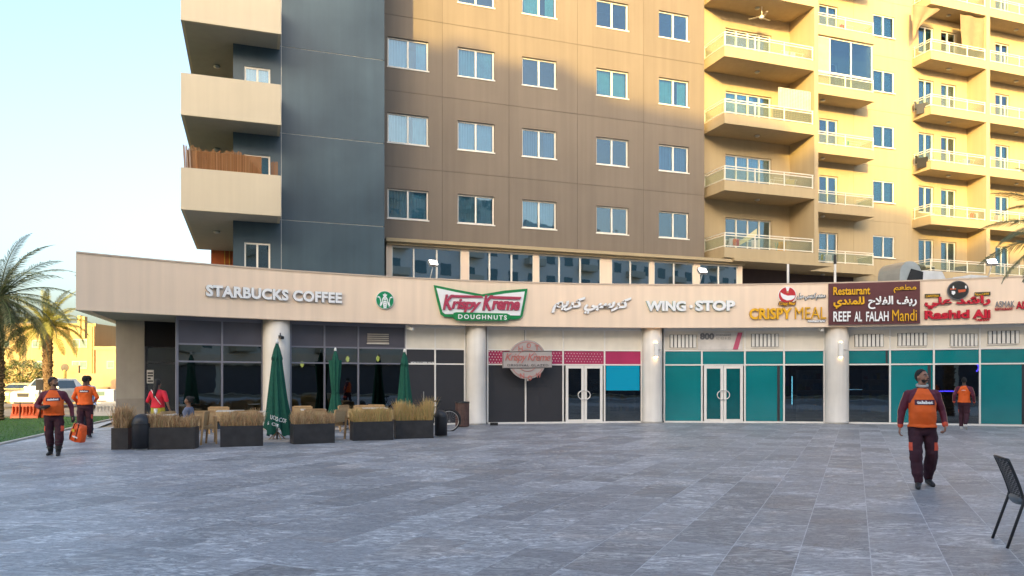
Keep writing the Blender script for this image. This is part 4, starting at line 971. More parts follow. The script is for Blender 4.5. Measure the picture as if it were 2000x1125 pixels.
# podium roof plant
def roofthing(name, label, cat, px, wd): 
    s_, _ = tat(px, HY, wd); p = U*s_+W*wd; return thing(name, label, cat, (p.x, p.y, 4.55), TA)
e = roofthing('exhaust_duct', 'large galvanised exhaust duct with a curved hood on the shop roof', 'duct', 1757, 23.6)
mb = MB(); prof = []
for k in range(9): a = R(180-k*22.5*.9); prof.append((.75*math.cos(a)*.75, 1.30+.50*math.sin(a)))
pts = [(-.62, 0)]+prof+[(.70, .62)]
mb.rings([[(x, -.55, z) for x, z in pts], [(x, .55, z) for x, z in pts]]); fix_normals(mb.build('duct_hood', M_galv, e)); 
mb = MB().quad((-.28, -.558, .9), (.60, -.558, .9), (.64, -.558, 1.4), (.0, -.558, 1.5)); mb.build('duct_opening', M_dark, e)
for x0, x1, wd, z, lb in ((1795, 1848, 24.2, 1.68, 'white curved air handling housing behind the round black emblem'), (1890, 1935, 24.2, 1.62, 'white air handling housing below the balcony by the floodlight'), (1850, 1892, 24.6, 1.5, 'pale blue grey cabinet between the white housings')):
    a, b = tat(x0, HY, wd)[0], tat(x1, HY, wd)[0]; p = U*((a+b)/2)+W*wd; e = thing('air_unit', lb, 'air conditioner', (p.x, p.y, 4.55), TA, 'cooling units on the shop roof'); h = (b-a)/2
    mb = MB(); mb.rings([[(-h, 0, .0), (-h, 0, z*.8), (-h*.7, 0, z), (h*.7, 0, z), (h, 0, z*.8), (h, 0, 0)], [(-h, .9, 0), (-h, .9, z*.8), (-h*.7, .9, z), (h*.7, .9, z), (h, .9, z*.8), (h, .9, 0)]])
    fix_normals(mb.build('housing', mat('unit white', (.56, .58, .60), .5) if 'blue' not in lb else mat('unit blue', (.34, .42, .48), .5), e)); MB().box(-h*.8, h*.8, -.02, -.005, 1.1, 1.16).build('vent_slot', M_joint, e)
for px, lb in ((1539, 'slim white post rising from the shop roof under the balcony'), (1631, 'slim post with dark top beside the maroon board')):
    rr = 29.2; _, ph = circ(px, rr); c = P(rr, ph, 4.55); e = thing('roof_post', lb, 'post', tuple(c)); ht = zat(px, 516, rr)-4.55
    MB().tube([(0, 0, 0), (0, 0, ht)], .045, 10).build('pole', M_white, e); 
    if px > 1600: MB().tube([(0, 0, ht), (0, 0, ht+.35)], .055, 10).build('cap', M_blackmet, e); MB().box(-.3, .3, -.2, .2, 0, .65).build('foot_block', M_fascia, e)

# ---------------------------------------------------------------- balcony clutter
def onbalc(s_, w_, z): p = U*s_+W*w_; return (p.x, p.y, z)
sA = lambda px, w_: tat(px, HY, w_)[0]
# reed screen on the corner balcony
e = thing('reed_screen', 'torn brown reed screen tied behind the parapet of a corner balcony', 'screen', onbalc(bx0, bw0, 7.5), TA)
M_reed = blades('reed', [(.30, .13, .045), (.42, .20, .08), (.22, .09, .03), (.50, .28, .13)])
mb = MB(); rg = random.Random(5); Lb = bx1-bx0
for i in range(300):
    x = .12+(Lb-.22)*i/300; f = x/Lb
    top = 1.98+.03*math.sin(i*.3) if f < .62 else 1.98-(f-.62)*3.2
    if .80 < f < .90: continue
    if f >= .90: top = 1.80
    if f < .18: top += rg.uniform(-.05, .16)
    if .44 < f < .60: top += .05
    ln_ = (f-.5)*.16 if f < .8 else 0
    mb.tube([(x-ln_*.2, .17+rg.uniform(-.012, .012), .3), (x+ln_*.35+rg.uniform(-.01, .01), .17+rg.uniform(-.03, .03)+(.09 if f < .14 else 0), top+rg.uniform(-.03, .03))], .0065, 4)
mb.build('reed', M_reed, e, kind='stuff'); MB().box(.15, Lb*.8, .18, .19, 1.3, 1.95).build('backing_mat', mat('mat backing', (.25, .12, .05), .9), e)
for k in range(3): 
    x = .16+k*.09; MB().box(x, x+.045, .12, .14, .5, 2.1-k*.06).build('loose_batten', mat('weathered batten', (.33, .24, .18), .8), e, rot=(0, R(-3), 0))
# ceiling fan
s_ = sA(1488, 31.4); e = thing('ceiling_fan', 'white ceiling fan hanging under the top cream balcony', 'fan', onbalc(s_, 31.4, 20.28)); 
MB().tube([(0, 0, .0), (0, 0, -.45)], .02, 8).build('rod', M_white, e); MB().lathe([(.05, -.62), (.13, -.58), (.13, -.50), (.04, -.44)], n=16).build('motor', M_white, e, smooth=True)
for k in range(3): MB().box(.12, .62, -.06, .06, -.545, -.535).build('blade', M_creamd, e, rot=(R(8), 0, 2.1*k+.5))
# lattice screen
p0_, p1_ = sA(1521, WAF+.15), sA(1583, WAF+.15); e = thing('lattice_screen', 'white lattice screen standing on a balcony railing with brown lattice below', 'screen', onbalc(p0_, WAF+.15, 14.4), TA)
Lx = p1_-p0_
mb = MB()
for i in range(21): mb.box(Lx*i/20-.018, Lx*i/20+.018, 0, .015, .68, 1.66)
for j in range(16): mb.box(0, Lx, .016, .03, .68+.98*j/15-.012, .68+.98*j/15+.012)
mb.build('lattice', mat('lattice white', (.60, .55, .45), .6), e)
mb = MB()
for i in range(24): mb.box(-.3+(Lx+.3)*i/23-.02, -.3+(Lx+.3)*i/23+.02, .035, .05, -.1, .66)
for j in range(9): mb.box(-.3, Lx, .051, .062, -.1+.75*j/8-.02, -.1+.75*j/8+.02)
mb.build('lower_lattice', mat('lattice brown', (.16, .13, .10), .7), e)
def cloth(parent, x0, x1, z0, z1, m, y=0, amp=.03, n=8, name='garment'):
    v = []; 
    for j in range(4):
        for i in range(n+1): x = x0+(x1-x0)*i/n; v.append((x+(random.uniform(-.02, .02) if j else 0), y+amp*math.sin(i*1.6+j*.8), z1+(z0-z1)*j/3))
    mb = MB(); mb.v = v; mb.f = [(j*(n+1)+i, j*(n+1)+i+1, (j+1)*(n+1)+i+1, (j+1)*(n+1)+i) for j in range(3) for i in range(n)]; mb.m = [0]*len(mb.f)
    return mb.build(name, m, parent, smooth=True)
def rack(label, s_, w_, z, items, L_=1.2):
    e = thing('drying_rack', label, 'drying rack', onbalc(s_, w_, z), TA)
    MB().tube([(0, 0, .85), (L_, 0, .85)], .01, 6).build('rail', M_white, e); MB().tube([(0, .35, .85), (L_, .35, .85)], .01, 6).build('rail', M_white, e)
    for x in (.05, L_-.05): MB().tube([(x, -.05, 0), (x, .35, .85)], .01, 6).build('leg', M_white, e); MB().tube([(x, .4, 0), (x, 0, .85)], .01, 6).build('leg', M_white, e)
    for (a, b, h, m) in items: cloth(e, a, b, .85-h, .86, m)
    return e
mO, mR, mY, mG, mP = mat('cloth orange', (.60, .12, .02), .9), mat('cloth red', (.45, .02, .05), .9), mat('cloth amber', (.60, .30, .02), .9), mat('cloth green', (.02, .32, .22), .9), mat('cloth pale', (.62, .60, .62), .9)
rack('drying rack with orange, red and pale laundry on the lowest cream balcony', sA(1424, 31.2), 31.2, 7.68, [(0, .22, .4, mP), (.24, .42, .35, mO), (.44, .6, .35, mR), (1.3, 1.5, .5, mP), (1.52, 1.7, .4, mP)], 1.8)
e = thing('folding_chair', 'folding chair with amber seat and green frame on the lowest cream balcony', 'chair', onbalc(sA(1520, 31.1), 31.1, 7.68), TA)
cloth(e, 0, .5, .35, .85, mY, 0, .06, name='seat'); MB().tube([(0, 0, 0), (.05, .3, .85)], .014, 6).build('leg', mG, e); MB().tube([(.5, 0, 0), (.45, .3, .85)], .014, 6).build('leg', mG, e); MB().tube([(0, .3, 0), (-.02, -.02, .8)], .02, 6).build('leg', mG, e)
e = thing('sheet', 'long pale yellow sheet hung diagonally behind the lowest cream balcony rail', 'sheet', onbalc(sA(1442, 31.5), 31.5, 7.7), TA)
mb = MB().quad((0, 0, .55), (1.1, 0, 1.15), (1.1, 0, 1.5), (0, 0, .75)).build('fabric', mat('sheet yellow', (.60, .55, .32), .9), e)
rack('drying rack with a cream garment on the second cream balcony', sA(1512, 31.2), 31.2, 10.88, [(.75, 1.25, .5, mat('cloth cream', (.60, .45, .18), .9))], 1.4)
rack('drying rack with blue and white laundry on a middle far balcony', sA(1880, 33.8), 33.8, 14.08, [(0, .3, .5, mP), (.35, .6, .45, mat('cloth blue', (.08, .16, .40), .9))], 1.0)
rack('low drying rack with orange cloth on a shaded far balcony', sA(1895, 33.8), 33.8, 10.88, [(0, .3, .3, mO), (.5, .8, .4, mP)], 1.0)
for px_, w_, z_, lb in ((1560, 31.6, 10.88, 'white outdoor cooling unit on the shaded cream balcony'), (1665, 33.5, 10.88, 'white outdoor cooling unit on the narrow balcony'), (1985, 33.9, 14.08, 'white outdoor cooling unit on the far end balcony')):
    e = thing('cooling_unit', lb, 'air conditioner', onbalc(sA(px_, w_), w_, z_-.4), TA, 'outdoor cooling units on balconies'); MB().box(0, .8, 0, .3, .25, .85).build('casing', M_white, e); MB().lathe([(.22, 0), (.22, .01), (.05, .02)], n=18).build('fan_grille', M_joint, e, loc=(.3, -.002, .55), rot=(R(90), 0, 0))
rack('drying rack with pink laundry at the far edge balcony', sA(1942, 33.8), 33.8, 10.88, [(0, .25, .6, mat('cloth pink', (.55, .30, .33), .9)), (.3, .6, .55, mP), (.7, .9, .35, mat('cloth yellow2', (.6, .52, .1), .9))], 1.1)
rack('drying rack with a white cloth on the narrow balcony below', sA(1604, 33.4), 33.4, 7.68, [(.3, .75, .6, mP), (0, .15, .3, mat('cloth olive', (.3, .3, .02), .9))], 1.0)
rack('empty white drying rack on the upper narrow balcony', sA(1655, 33.4), 33.4, 14.08, [(0, .12, .4, mG)], 1.0)
rack('white drying rack with a pink towel on the top narrow balcony', sA(1640, 33.4), 33.4, 20.5, [(0, .4, .4, mR)], 1.0)
rack('white drying rack with pale laundry on the top cream balcony', sA(1525, 31.2), 31.2, 17.3, [(.2, .5, .3, mP), (.6, .9, .3, mP)], 1.4)
def loungechair(label, px, w_, z, rz=0):
    e = thing('wicker_chair', label, 'chair', onbalc(sA(px, w_), w_, z), TA+rz, 'dark wicker chairs on a balcony')
    MB().box(-.32, .32, -.3, .3, .1, .42).build('seat', M_blackmet, e); MB().box(-.32, .32, .24, .32, .421, .85).build('backrest', M_blackmet, e, rot=(R(-8), 0, 0)); MB().box(-.36, -.325, -.3, .3, 0, .6).build('armrest', M_blackmet, e); MB().box(.325, .36, -.3, .3, 0, .6).build('armrest', M_blackmet, e)
loungechair('dark wicker armchair on the lowest far balcony behind the duct', 1808, 34.0, 7.68); loungechair('dark wicker armchair turned sideways on the lowest far balcony', 1872, 33.9, 7.68, -1.2)
loungechair('dark wicker armchair on the upper far balcony', 1803, 34.0, 17.28, .6)
loungechair('dark wicker armchair near the corner of a sunlit far balcony', 1806, 33.9, 14.08, .4); loungechair('dark wicker armchair on the shaded cream balcony by the wall fin', 1545, 31.4, 14.08, .2)
# cloth blinds of the top far balcony
for a, b, lb in ((1784, 1836, 'beige cloth blind gathered at the near end of the top far balcony'), (1875, 1924, 'beige cloth blind hanging straight at the far end of the top far balcony')):
    w_ = WCF+.16; x0, x1 = sA(a, w_), sA(b, w_)
    e = thing('cloth_blind', lb, 'awning', onbalc(x0, w_, 21.1), TA)
    n = 10; v = []
    for j in range(9):
        for i in range(n+1):
            f = j/8; nar = (1-.75*f) if a < 1800 else 1-.12*f
            x = (x1-x0)*i/n*nar if a < 1800 else (x1-x0)*(1-nar)+(x1-x0)*i/n*nar
            v.append((x, .05*math.sin(i*1.2+f*2), 2.25-f*(2.0-(.9*i/n if a < 1800 else 0))))
    mb = MB(); mb.v = v; mb.f = [(j*(n+1)+i, j*(n+1)+i+1, (j+1)*(n+1)+i+1, (j+1)*(n+1)+i) for j in range(8) for i in range(n)]; mb.m = [0]*len(mb.f)
    mb.build('fabric', mat('blind cloth', (.27, .18, .10), .9, noise_amt=.1), e, smooth=True)

# ================================================================ PLANTERS AND TERRACE
M_straw = blades('dry stems', [(.46, .26, .12), (.58, .38, .20), (.32, .18, .09), (.66, .48, .30), (.30, .26, .10)])
M_straw2 = blades('dry stems green', [(.56, .38, .12), (.62, .38, .18), (.40, .36, .12), (.66, .46, .24)])
M_soil = mat('soil', (.06, .045, .03), .95)
def planter(xa, ya, xb, yb, h, gh, label, m=M_straw, dens=1700, depth=.48, tilt=0):
    A, B = gnd(xa, ya), gnd(xb, yb); d = (B-A); Ln = d.length; d.normalize(); ang = math.atan2(d.y, d.x)
    e = thing('planter', label, 'planter', tuple(A), ang, 'slate planters round the coffee terrace')
    t = .035; MB().box(0, Ln, 0, t, 0, h).box(0, Ln, depth-t, depth, 0, h).box(0, t, t, depth-t, 0, h).box(Ln-t, Ln, t, depth-t, 0, h).box(t, Ln-t, t, depth-t, 0, .04).build('planter_box', M_planter, e)
    MB().box(t, Ln-t, t, depth-t, h-.10, h-.06).build('soil', M_soil, e)
    mb = MB(); rg = random.Random(int(xa))
    nb = int(dens*Ln*1.5)
    for _ in range(nb):
        x = rg.uniform(.03, Ln-.03); y = rg.uniform(.04, depth-.04); a = rg.uniform(0, 6.28); cl = .5+.5*noise.noise(Vector((x*3.2, y*3, xa))); hh = gh*1.15*(.30+1.05*cl)*rg.uniform(.35, 1.05)
        ln_ = rg.uniform(.05, .75)*hh*.8; s = rg.uniform(.003, .0075); dx, dy = math.cos(a)*ln_, math.sin(a)*ln_*.7; px_, py_ = -math.sin(a)*s, math.cos(a)*s
        z0 = h-.08; zz = z0+hh
        mb.quad((x-px_, y-py_, z0), (x+px_, y+py_, z0), (x+dx*.45+px_, y+dy*.45+py_, z0+hh*.6), (x+dx*.45-px_, y+dy*.45-py_, z0+hh*.6))
        b = len(mb.v); mb.v += [(x+dx+px_*.4, y+dy+py_*.4, zz), (x+dx-px_*.4, y+dy-py_*.4, zz)]; mb.face((b-1, b-2, b, b+1))
        if rg.random() < .8:
            u1, u2 = rg.uniform(-.07, .07), rg.uniform(-.05, .05); q = (x+dx*.4, y+dy*.4, z0+hh*.5)
            mb.quad((q[0]-s, q[1], q[2]), (q[0]+s, q[1], q[2]), (q[0]+u1+s*.5, q[1]+u2, q[2]+hh*.35), (q[0]+u1-s*.5, q[1]+u2, q[2]+hh*.35))
    mb.build('dry_shrub', m, e, kind='stuff'); return e
planter(217, 878.5, 250, 878.3, .50, .52, 'short slate planter with dry shrub beside the black dome bin nearest the grass')
planter(286, 878.5, 380, 877, .51, .36, 'slate planter in front of the seated woman', M_straw)
planter(430, 873.5, 514, 871, .50, .42, 'slate planter between the wooden armchair and the large closed parasol')
planter(573, 868, 654, 865, .50, .40, 'slate planter just beyond the large closed parasol')
planter(690, 861.5, 768.5, 859, .50, .42, 'slate planter under the middle closed parasol', M_straw2)
planter(772.5, 857.5, 847, 856, .50, .56, 'slate planter with the tallest golden shrub beside the bicycle', M_straw2)
def dome_bin(px, py, label, w_=.40, h=.85):
    p = gnd(px, py); e = thing('dome_bin', label, 'litter bin', (p.x, p.y+w_/2, 0), math.atan2(p.x, p.y)*-1, 'black dome topped bins')
    r = w_/2; prof = [(r, .03), (r, h-r)]+[(r*math.cos(a), h-r+r*math.sin(a)) for a in [pi/2*k/7 for k in range(1, 7)]]+[(.002, h)]
    MB().lathe(prof, n=32).build('bin_body', mat('bin plastic', (.022, .023, .027), .4, noise_amt=.2), e, smooth=True)
    MB().lathe([(r+.006, h-r-.04), (r+.006, h-r-.005)], n=32).build('rim', M_blackmet, e, smooth=True)
    MB().box(-r*.7, r*.7, -r*.7, r*.7, 0, .03).build('base_plate', M_galv, e)
dome_bin(268, 879.5, 'black dome topped bin between the first two planters', .42, .83); dome_bin(860, 853.5, 'black dome topped bin in front of the bicycle', .36, .76)
# slatted wooden bin
p = gnd(902, 835); e = thing('slatted_bin', 'round brown slatted litter bin beside the pillar', 'litter bin', (p.x, p.y+.24, 0))
MB().lathe([(.21, .02), (.21, .84), (.17, .84), (.17, .06)], n=24).build('liner', M_blackmet, e, smooth=True)
ms = MB().box(-.024, .024, -.238, -.215, .03, .82).mesh('slat', mat('slat brown', (.12, .065, .055), .55, noise_amt=.3, scale=9))
for k in range(24): link('slat', ms, e, rot=(0, 0, 2*pi*k/24))
MB().lathe([(.245, .82), (.25, .85), (.24, .88), (.16, .88), (.16, .84)], n=28).build('lid_ring', M_blackmet, e, smooth=True)
# small black floor boxes
for px, py, lb in ((965, 831, 'small black box on the paving beside the pillar under the round sign'), (1592, 825, 'small black floor lamp at the foot of the dark shop window')):
    p = gnd(px, py); e = thing('floor_box', lb, 'floor light', (p.x, p.y, 0)); MB().box(-.14, .14, -.05, .07, 0, .10).build('casing', M_blackmet, e); MB().box(-.1, .1, -.06, -.051, .03, .08).build('lens', M_rubber, e)
# closed parasols
M_green2 = mat('parasol canvas', (.004, .085, .055), .85, noise_amt=.18, scale=14, bump=.15)
def parasol(px, py, ztop, rb, rt, label, z0=.30, tie=None, skew=0.0, base=True, phase=0):
    p = gnd(px, py); e = thing('closed_parasol', label, 'parasol', (p.x, p.y, 0), 0, 'closed green parasols on the terrace')
    n = 72; rings = []; H = ztop
    def prof(f): # f 0 bottom 1 top
        r = rb+(rt-rb)*f**.85
        if tie: r = rt*1.05+(.08 if f > .5 else .15)*abs(f-.47)+.0; r = max(.10, r); r = .105+.13*min(1, abs(f-.45)*1.7)*(1.15 if f < .45 else .75)
        return r
    for j in range(23):
        f = j/22; z = z0+(H-.36-z0)*f; rg_ = []
        for k in range(n):
            a = 2*pi*k/n; pl_ = 1+.22*math.sin(8*a+phase+.4*f)*(1-.55*f)+.08*math.sin(19*a+f*3+phase)
            r = prof(f)*pl_; zz = z+(.10*math.sin(4*a+1.1)+.05*math.sin(8*a))*(1-f)**6
            rg_.append((r*math.cos(a)+skew*(1-f)**1.6, r*.85*math.sin(a), zz))
        rings.append(rg_)
    mb = MB(); mb.rings(rings, True, False); mb.build('canopy', M_green2, e, smooth=True)
    vt = []
    for f, r in ((0, rt*1.25), (.25, rt*1.05), (.6, rt*.75), (1, rt*.25)):
        vt.append([(r*(1+.12*math.sin(8*2*pi*k/48))*math.cos(2*pi*k/48), r*(1+.12*math.sin(8*2*pi*k/48))*math.sin(2*pi*k/48), H-.46+.42*f-(.05*math.cos(8*2*pi*k/48) if f == 0 else 0)) for k in range(48)])
    MB().rings(vt, True, False).build('vent_cap', M_green2, e, smooth=True)
    MB().tube([(0, 0, .02), (0, 0, H)], .026, 12).build('pole', M_galv, e, smooth=True); MB().lathe([(.05, H-.05), (.04, H), (.028, H+.05), (.002, H+.07)], n=12).build('finial', M_white, e, smooth=True)
    if tie: MB().lathe([(.125, z0+(H-.36-z0)*.44), (.128, z0+(H-.36-z0)*.46)], n=24).build('tie_strap', M_green2, e)
    for k in range(4): a = pi/4+k*pi/2; MB().tube([(0, 0, .26), (.24*math.cos(a), .24*math.sin(a), .05)], .014, 6).build('foot_strut', M_wood, e)
    if base: MB().box(-.42, .42, -.3, .3, 0, .06).build('base_slab', mat('slab stone', (.55, .50, .45), .8), e)
    return e
um = parasol(541, 862, 2.62, .33, .105, 'large closed green parasol with white print standing at the pillar', .24, skew=.06)
bv = None
for ch in KIDS[um.name]:
    if ch.name.startswith('canopy'): cano = ch
bm = bmesh.new(); bm.from_mesh(cano.data); bvh = BVHTree.FromBMesh(bm)
for bd, (x0, x1, z0, z1), sl_ in (("UCKS COF", (-.10, .30, .60, .71), -.30), ("'S  OFF", (-.20, .14, .47, .56), -.28)):
    v, f = text_mesh(bd, .015); mb = MB()
    for q in v:
        x = x0+(x1-x0)*q[0]; z = z0+(z1-z0)*q[1]+sl_*(x-x0); h_ = bvh.ray_cast(Vector((x, -2, z)), Vector((0, 1, 0)))
        y = h_[0].y if h_[0] else -.25; mb.v.append((x, y-.006-.004*q[2], z))
    mb.f = list(f); mb.m = [0]*len(f); mb.build('canopy_print', M_lw, cano)
bm.free()
parasol(655, 838, 2.62, .2, .10, 'closed green parasol tied in at its middle beyond the second pillar bay', .35, tie=True, phase=1.2)
parasol(790, 838, 2.58, .27, .10, 'closed green parasol in front of the cream and black panels', .35, phase=2.1)
# wooden armchairs and tables
def armchair_proto():
    e = empty('wooden_armchair'); w_, d, sh, bh = .56, .54, .43, .80
    for x in (-w_/2, w_/2):
        MB().hexa([(x-.022, -d/2-.022, 0), (x+.022, -d/2-.022, 0), (x+.022, -d/2+.022, 0), (x-.022, -d/2+.022, 0)]+[(x-.022, -d/2-.022, .66), (x+.022, -d/2-.022, .66), (x+.022, -d/2+.022, .66), (x-.022, -d/2+.022, .66)]).build('leg', M_wood, e)
        MB().hexa([(x-.022, d/2-.002, 0), (x+.022, d/2-.002, 0), (x+.022, d/2+.042, 0), (x-.022, d/2+.042, 0)]+[(x-.022, d/2+.068, bh), (x+.022, d/2+.068, bh), (x+.022, d/2+.108, bh), (x-.022, d/2+.108, bh)]).build('leg', M_wood, e)
        MB().box(x-.03, x+.03, -d/2-.03, d/2+.06, .662, .69).build('armrest', M_wood, e)
        MB().box(x-.012, x+.012, -d/2+.02, d/2, .46, .66).build('side_weave', M_weave, e)
    f = MB().box(-w_/2+.022, w_/2-.022, -d/2, -d/2+.04, sh-.06, sh).box(-w_/2+.022, w_/2-.022, d/2-.04, d/2, sh-.06, sh).build('seat_frame', M_wood, e)
    MB().box(-w_/2+.025, w_/2-.025, -d/2+.03, d/2-.02, sh, sh+.035).build('seat', M_weave, e)
    MB().hexa([(-w_/2+.022, d/2+.03, .47), (w_/2-.022, d/2+.03, .47), (w_/2-.022, d/2+.045, .47), (-w_/2+.022, d/2+.045, .47), (-w_/2+.022, d/2+.075, .76), (w_/2-.022, d/2+.075, .76), (w_/2-.022, d/2+.09, .76), (-w_/2+.022, d/2+.09, .76)]).build('backrest', M_weave, e)
    MB().box(-w_/2+.022, w_/2-.022, d/2+.06, d/2+.10, .765, .82).build('top_rail', M_wood, e)
    return e
ac = armchair_proto(); first = True
AC = [(398, 866, 25, 'teak armchair seen from the side between the second and third planters'), (432, 846, 190, 'teak armchair facing out behind the table near the seated woman'), (303, 866, -100, 'teak armchair beside the standing woman in red'),
      (478, 861, 200, 'teak armchair behind the third planter'), (595, 843, 185, 'teak armchair behind the fourth planter with its back to the glass'), (644, 858, 250, 'teak armchair showing its side between the fourth and fifth planters'),
      (618, 858, 20, 'teak armchair with its back to the fourth planter'), (690, 842, 70, 'teak armchair turned to the middle closed parasol'), (712, 840, 185, 'teak armchair behind the fifth planter facing out'),
      (742, 838, 170, 'teak armchair near the last planter facing out'), (763, 846, 260, 'teak armchair tucked between the last two planters'), (368, 862, 95, 'teak armchair that the seated woman sits on')]
for px, py, a, lb in AC:
    p = gnd(px, py); c = ac if first else copy_tree(ac); first = False
    if 'seated woman sits' in lb: p = Vector((-8.02, 18.82, 0)); a = -80
    c.location = p; c.rotation_euler = (0, 0, R(a)); tag(c, lb, 'chair', 'teak armchairs on the terrace')
def table(px, py, label, p=None):
    p = p or gnd(px, py); e = thing('cafe_table', label, 'table', tuple(p), .3, 'white topped tables on the terrace')
    MB().box(-.36, .36, -.36, .36, .72, .745).build('table_top', mat('table top', (.72, .67, .60), .35, noise_amt=.05), e); MB().tube([(0, 0, .03), (0, 0, .719)], .035, 12).build('leg', M_galv, e); MB().lathe([(.26, 0), (.26, .02), (.05, .035)], n=20).build('base', M_blackmet, e)
table(0, 0, 'white topped table at which the woman sits', Vector((-8.85, 18.9, 0)))
table(450, 853, 'white topped table behind the third planter'); table(612, 848, 'white topped table behind the fourth planter'); table(732, 843, 'white topped table behind the fifth planter'); table(495, 856, 'white topped table close to the large closed parasol')
# drinks on the table
e = thing('takeaway_cup', 'white takeaway cup on the table of the seated woman', 'cup', (-8.88, 18.75, .745)); MB().lathe([(.03, 0), (.042, .13)], n=14).build('cup_body', M_white, e, smooth=True); MB().lathe([(.045, .13), (.044, .145), (.03, .15)], n=14).build('lid', M_white, e)
# bicycle behind the dome bin
p = gnd(872, 843); e = thing('bicycle', 'black bicycle parked behind the dome bin with its rear wheel showing', 'bicycle', (p.x-.42, p.y+.05, 0), R(12))
def wheel(x, mr=.33):
    pts = [(x+mr*math.cos(2*pi*k/36), 0, mr+mr*math.sin(2*pi*k/36)) for k in range(37)]; w_ = MB().tube(pts, .022, 8).build('wheel', M_rubber, e, smooth=True)
    MB().tube([(x+(mr-.03)*math.cos(2*pi*k/36), 0, mr+(mr-.03)*math.sin(2*pi*k/36)) for k in range(37)], .010, 6).build('rim', M_metal, w_, smooth=True)
    sp = MB()
    for k in range(20): a = 2*pi*k/20; sp.tube([(x, .02*(-1)**k, mr), (x+(mr-.03)*math.cos(a), 0, mr+(mr-.03)*math.sin(a))], .0018, 4)
    sp.build('spoke', M_metal, w_); MB().tube([(x, -.04, mr), (x, .04, mr)], .025, 10).build('hub', M_metal, w_)
wheel(.5); wheel(-.55)
for a, b, r in (((-.35, 0, .75), (-.05, 0, .30), .017), ((-.35, 0, .72), (.18, 0, .78), .017), ((-.05, 0, .30), (.18, 0, .82), .017), ((.5, 0, .33), (.15, 0, .72), .012), ((.5, 0, .33), (-.05, 0, .30), .012), ((-.35, 0, .80), (-.55, 0, .33), .014), ((.18, 0, .80), (.14, 0, .93), .014)): MB().tube([a, b], r, 8).build('frame_tube', M_blackmet, e, smooth=True)
MB().tube([(-.42, -.28, .98), (-.36, -.1, .95), (-.36, .1, .95), (-.42, .28, .98)], .012, 8).build('handlebar', M_blackmet, e, smooth=True); MB().ell((.14, 0, .95), .13, .07, .035).build('saddle', M_rubber, e, smooth=True)
MB().tube([(.5+.37*math.cos(a), 0, .33+.37*math.sin(a)) for a in [R(-20+k*12) for k in range(12)]], [.02]*12, 6).build('mudguard', M_blackmet, e, smooth=True); MB().tube([(-.3, 0, .95), (-.3, -.02, 1.25)], .014, 6).build('headlight_stem', M_galv, e)

# ---------------------------------------------------------------- black woven chair by the camera
A_, B_ = gnd(1947, 1052), gnd(1958, 1070.5); mid = (A_+B_)/2; dr = (B_-A_).normalized(); fw = Vector((-dr.y, dr.x, 0))
if fw.x < 0: fw = -fw
e = thing('woven_chair', 'black woven plastic chair with slim metal legs on the paving', 'chair', tuple(mid), math.atan2(fw.y, fw.x)-pi/2+R(9))
# local: y forward, x across
hw_ = (B_-A_).length/2
for x in (-hw_, hw_):
    MB().tube([(x, 0, 0), (x*.97, .13, .42), (x*.96, .15, .50)], .0135, 10).build('leg', M_blackmet, e, smooth=True); MB().tube([(x, .56, 0), (x*.97, .50, .43)], .0135, 10).build('leg', M_blackmet, e, smooth=True)
mb = MB(); rs = []
nz_ = 20; nx = 12; gr = [[None]*(nx+1) for _ in range(nz_+1)]
for j in range(nz_+1):
    f = j/nz_; z = .44+.40*f; y0 = .15-.05*math.sin(f*1.6)-.085*f*f
    for i in range(nx+1):
        u = i/nx*2-1; gr[j][i] = Vector((u*(.205+.012*f), y0-.035*(1-u*u)*(.5+f*.5), z+.012*math.cos(u*1.5)*f))
fr = MB()
fr.tube([gr[j][0] for j in range(nz_+1)], .014, 8); fr.tube([gr[j][nx] for j in range(nz_+1)], .014, 8); fr.tube([gr[nz_][i] for i in range(nx+1)], .013, 8); fr.tube([gr[0][i] for i in range(nx+1)], .013, 8)
bo = fr.build('backrest', mat('black plastic', (.022, .022, .025), .38), e, smooth=True)
wv = MB()
for j in range(1, nz_):
    for i in range(nx):
        a, b = gr[j][i], gr[j][i+1]; o_ = Vector((0, .004*(-1)**(i+j), 0)); wv.quad(a+o_+Vector((0, 0, -.0075)), b-o_+Vector((0, 0, -.0075)), b-o_+Vector((0, 0, .0075)), a+o_+Vector((0, 0, .0075)))
for i in range(1, nx):
    for j in range(nz_):
        a, b = gr[j][i], gr[j+1][i]; o_ = Vector((0, .004*(-1)**(i+j+1), 0)); wv.quad(a+o_+Vector((-.006, 0, 0)), a+o_+Vector((.006, 0, 0)), b-o_+Vector((.006, 0, 0)), b-o_+Vector((-.006, 0, 0)))
wv.build('weave', bpy.data.materials['black plastic'], bo, kind='stuff')
MB().box(-.215, .215, .14, .55, .425, .455).build('seat', bpy.data.materials['black plastic'], e)
MB().ell((0, .14, .445), .20, .04, .05).build('seat_rear_trim', mat('grey plastic', (.10, .12, .14), .35), e, smooth=True)

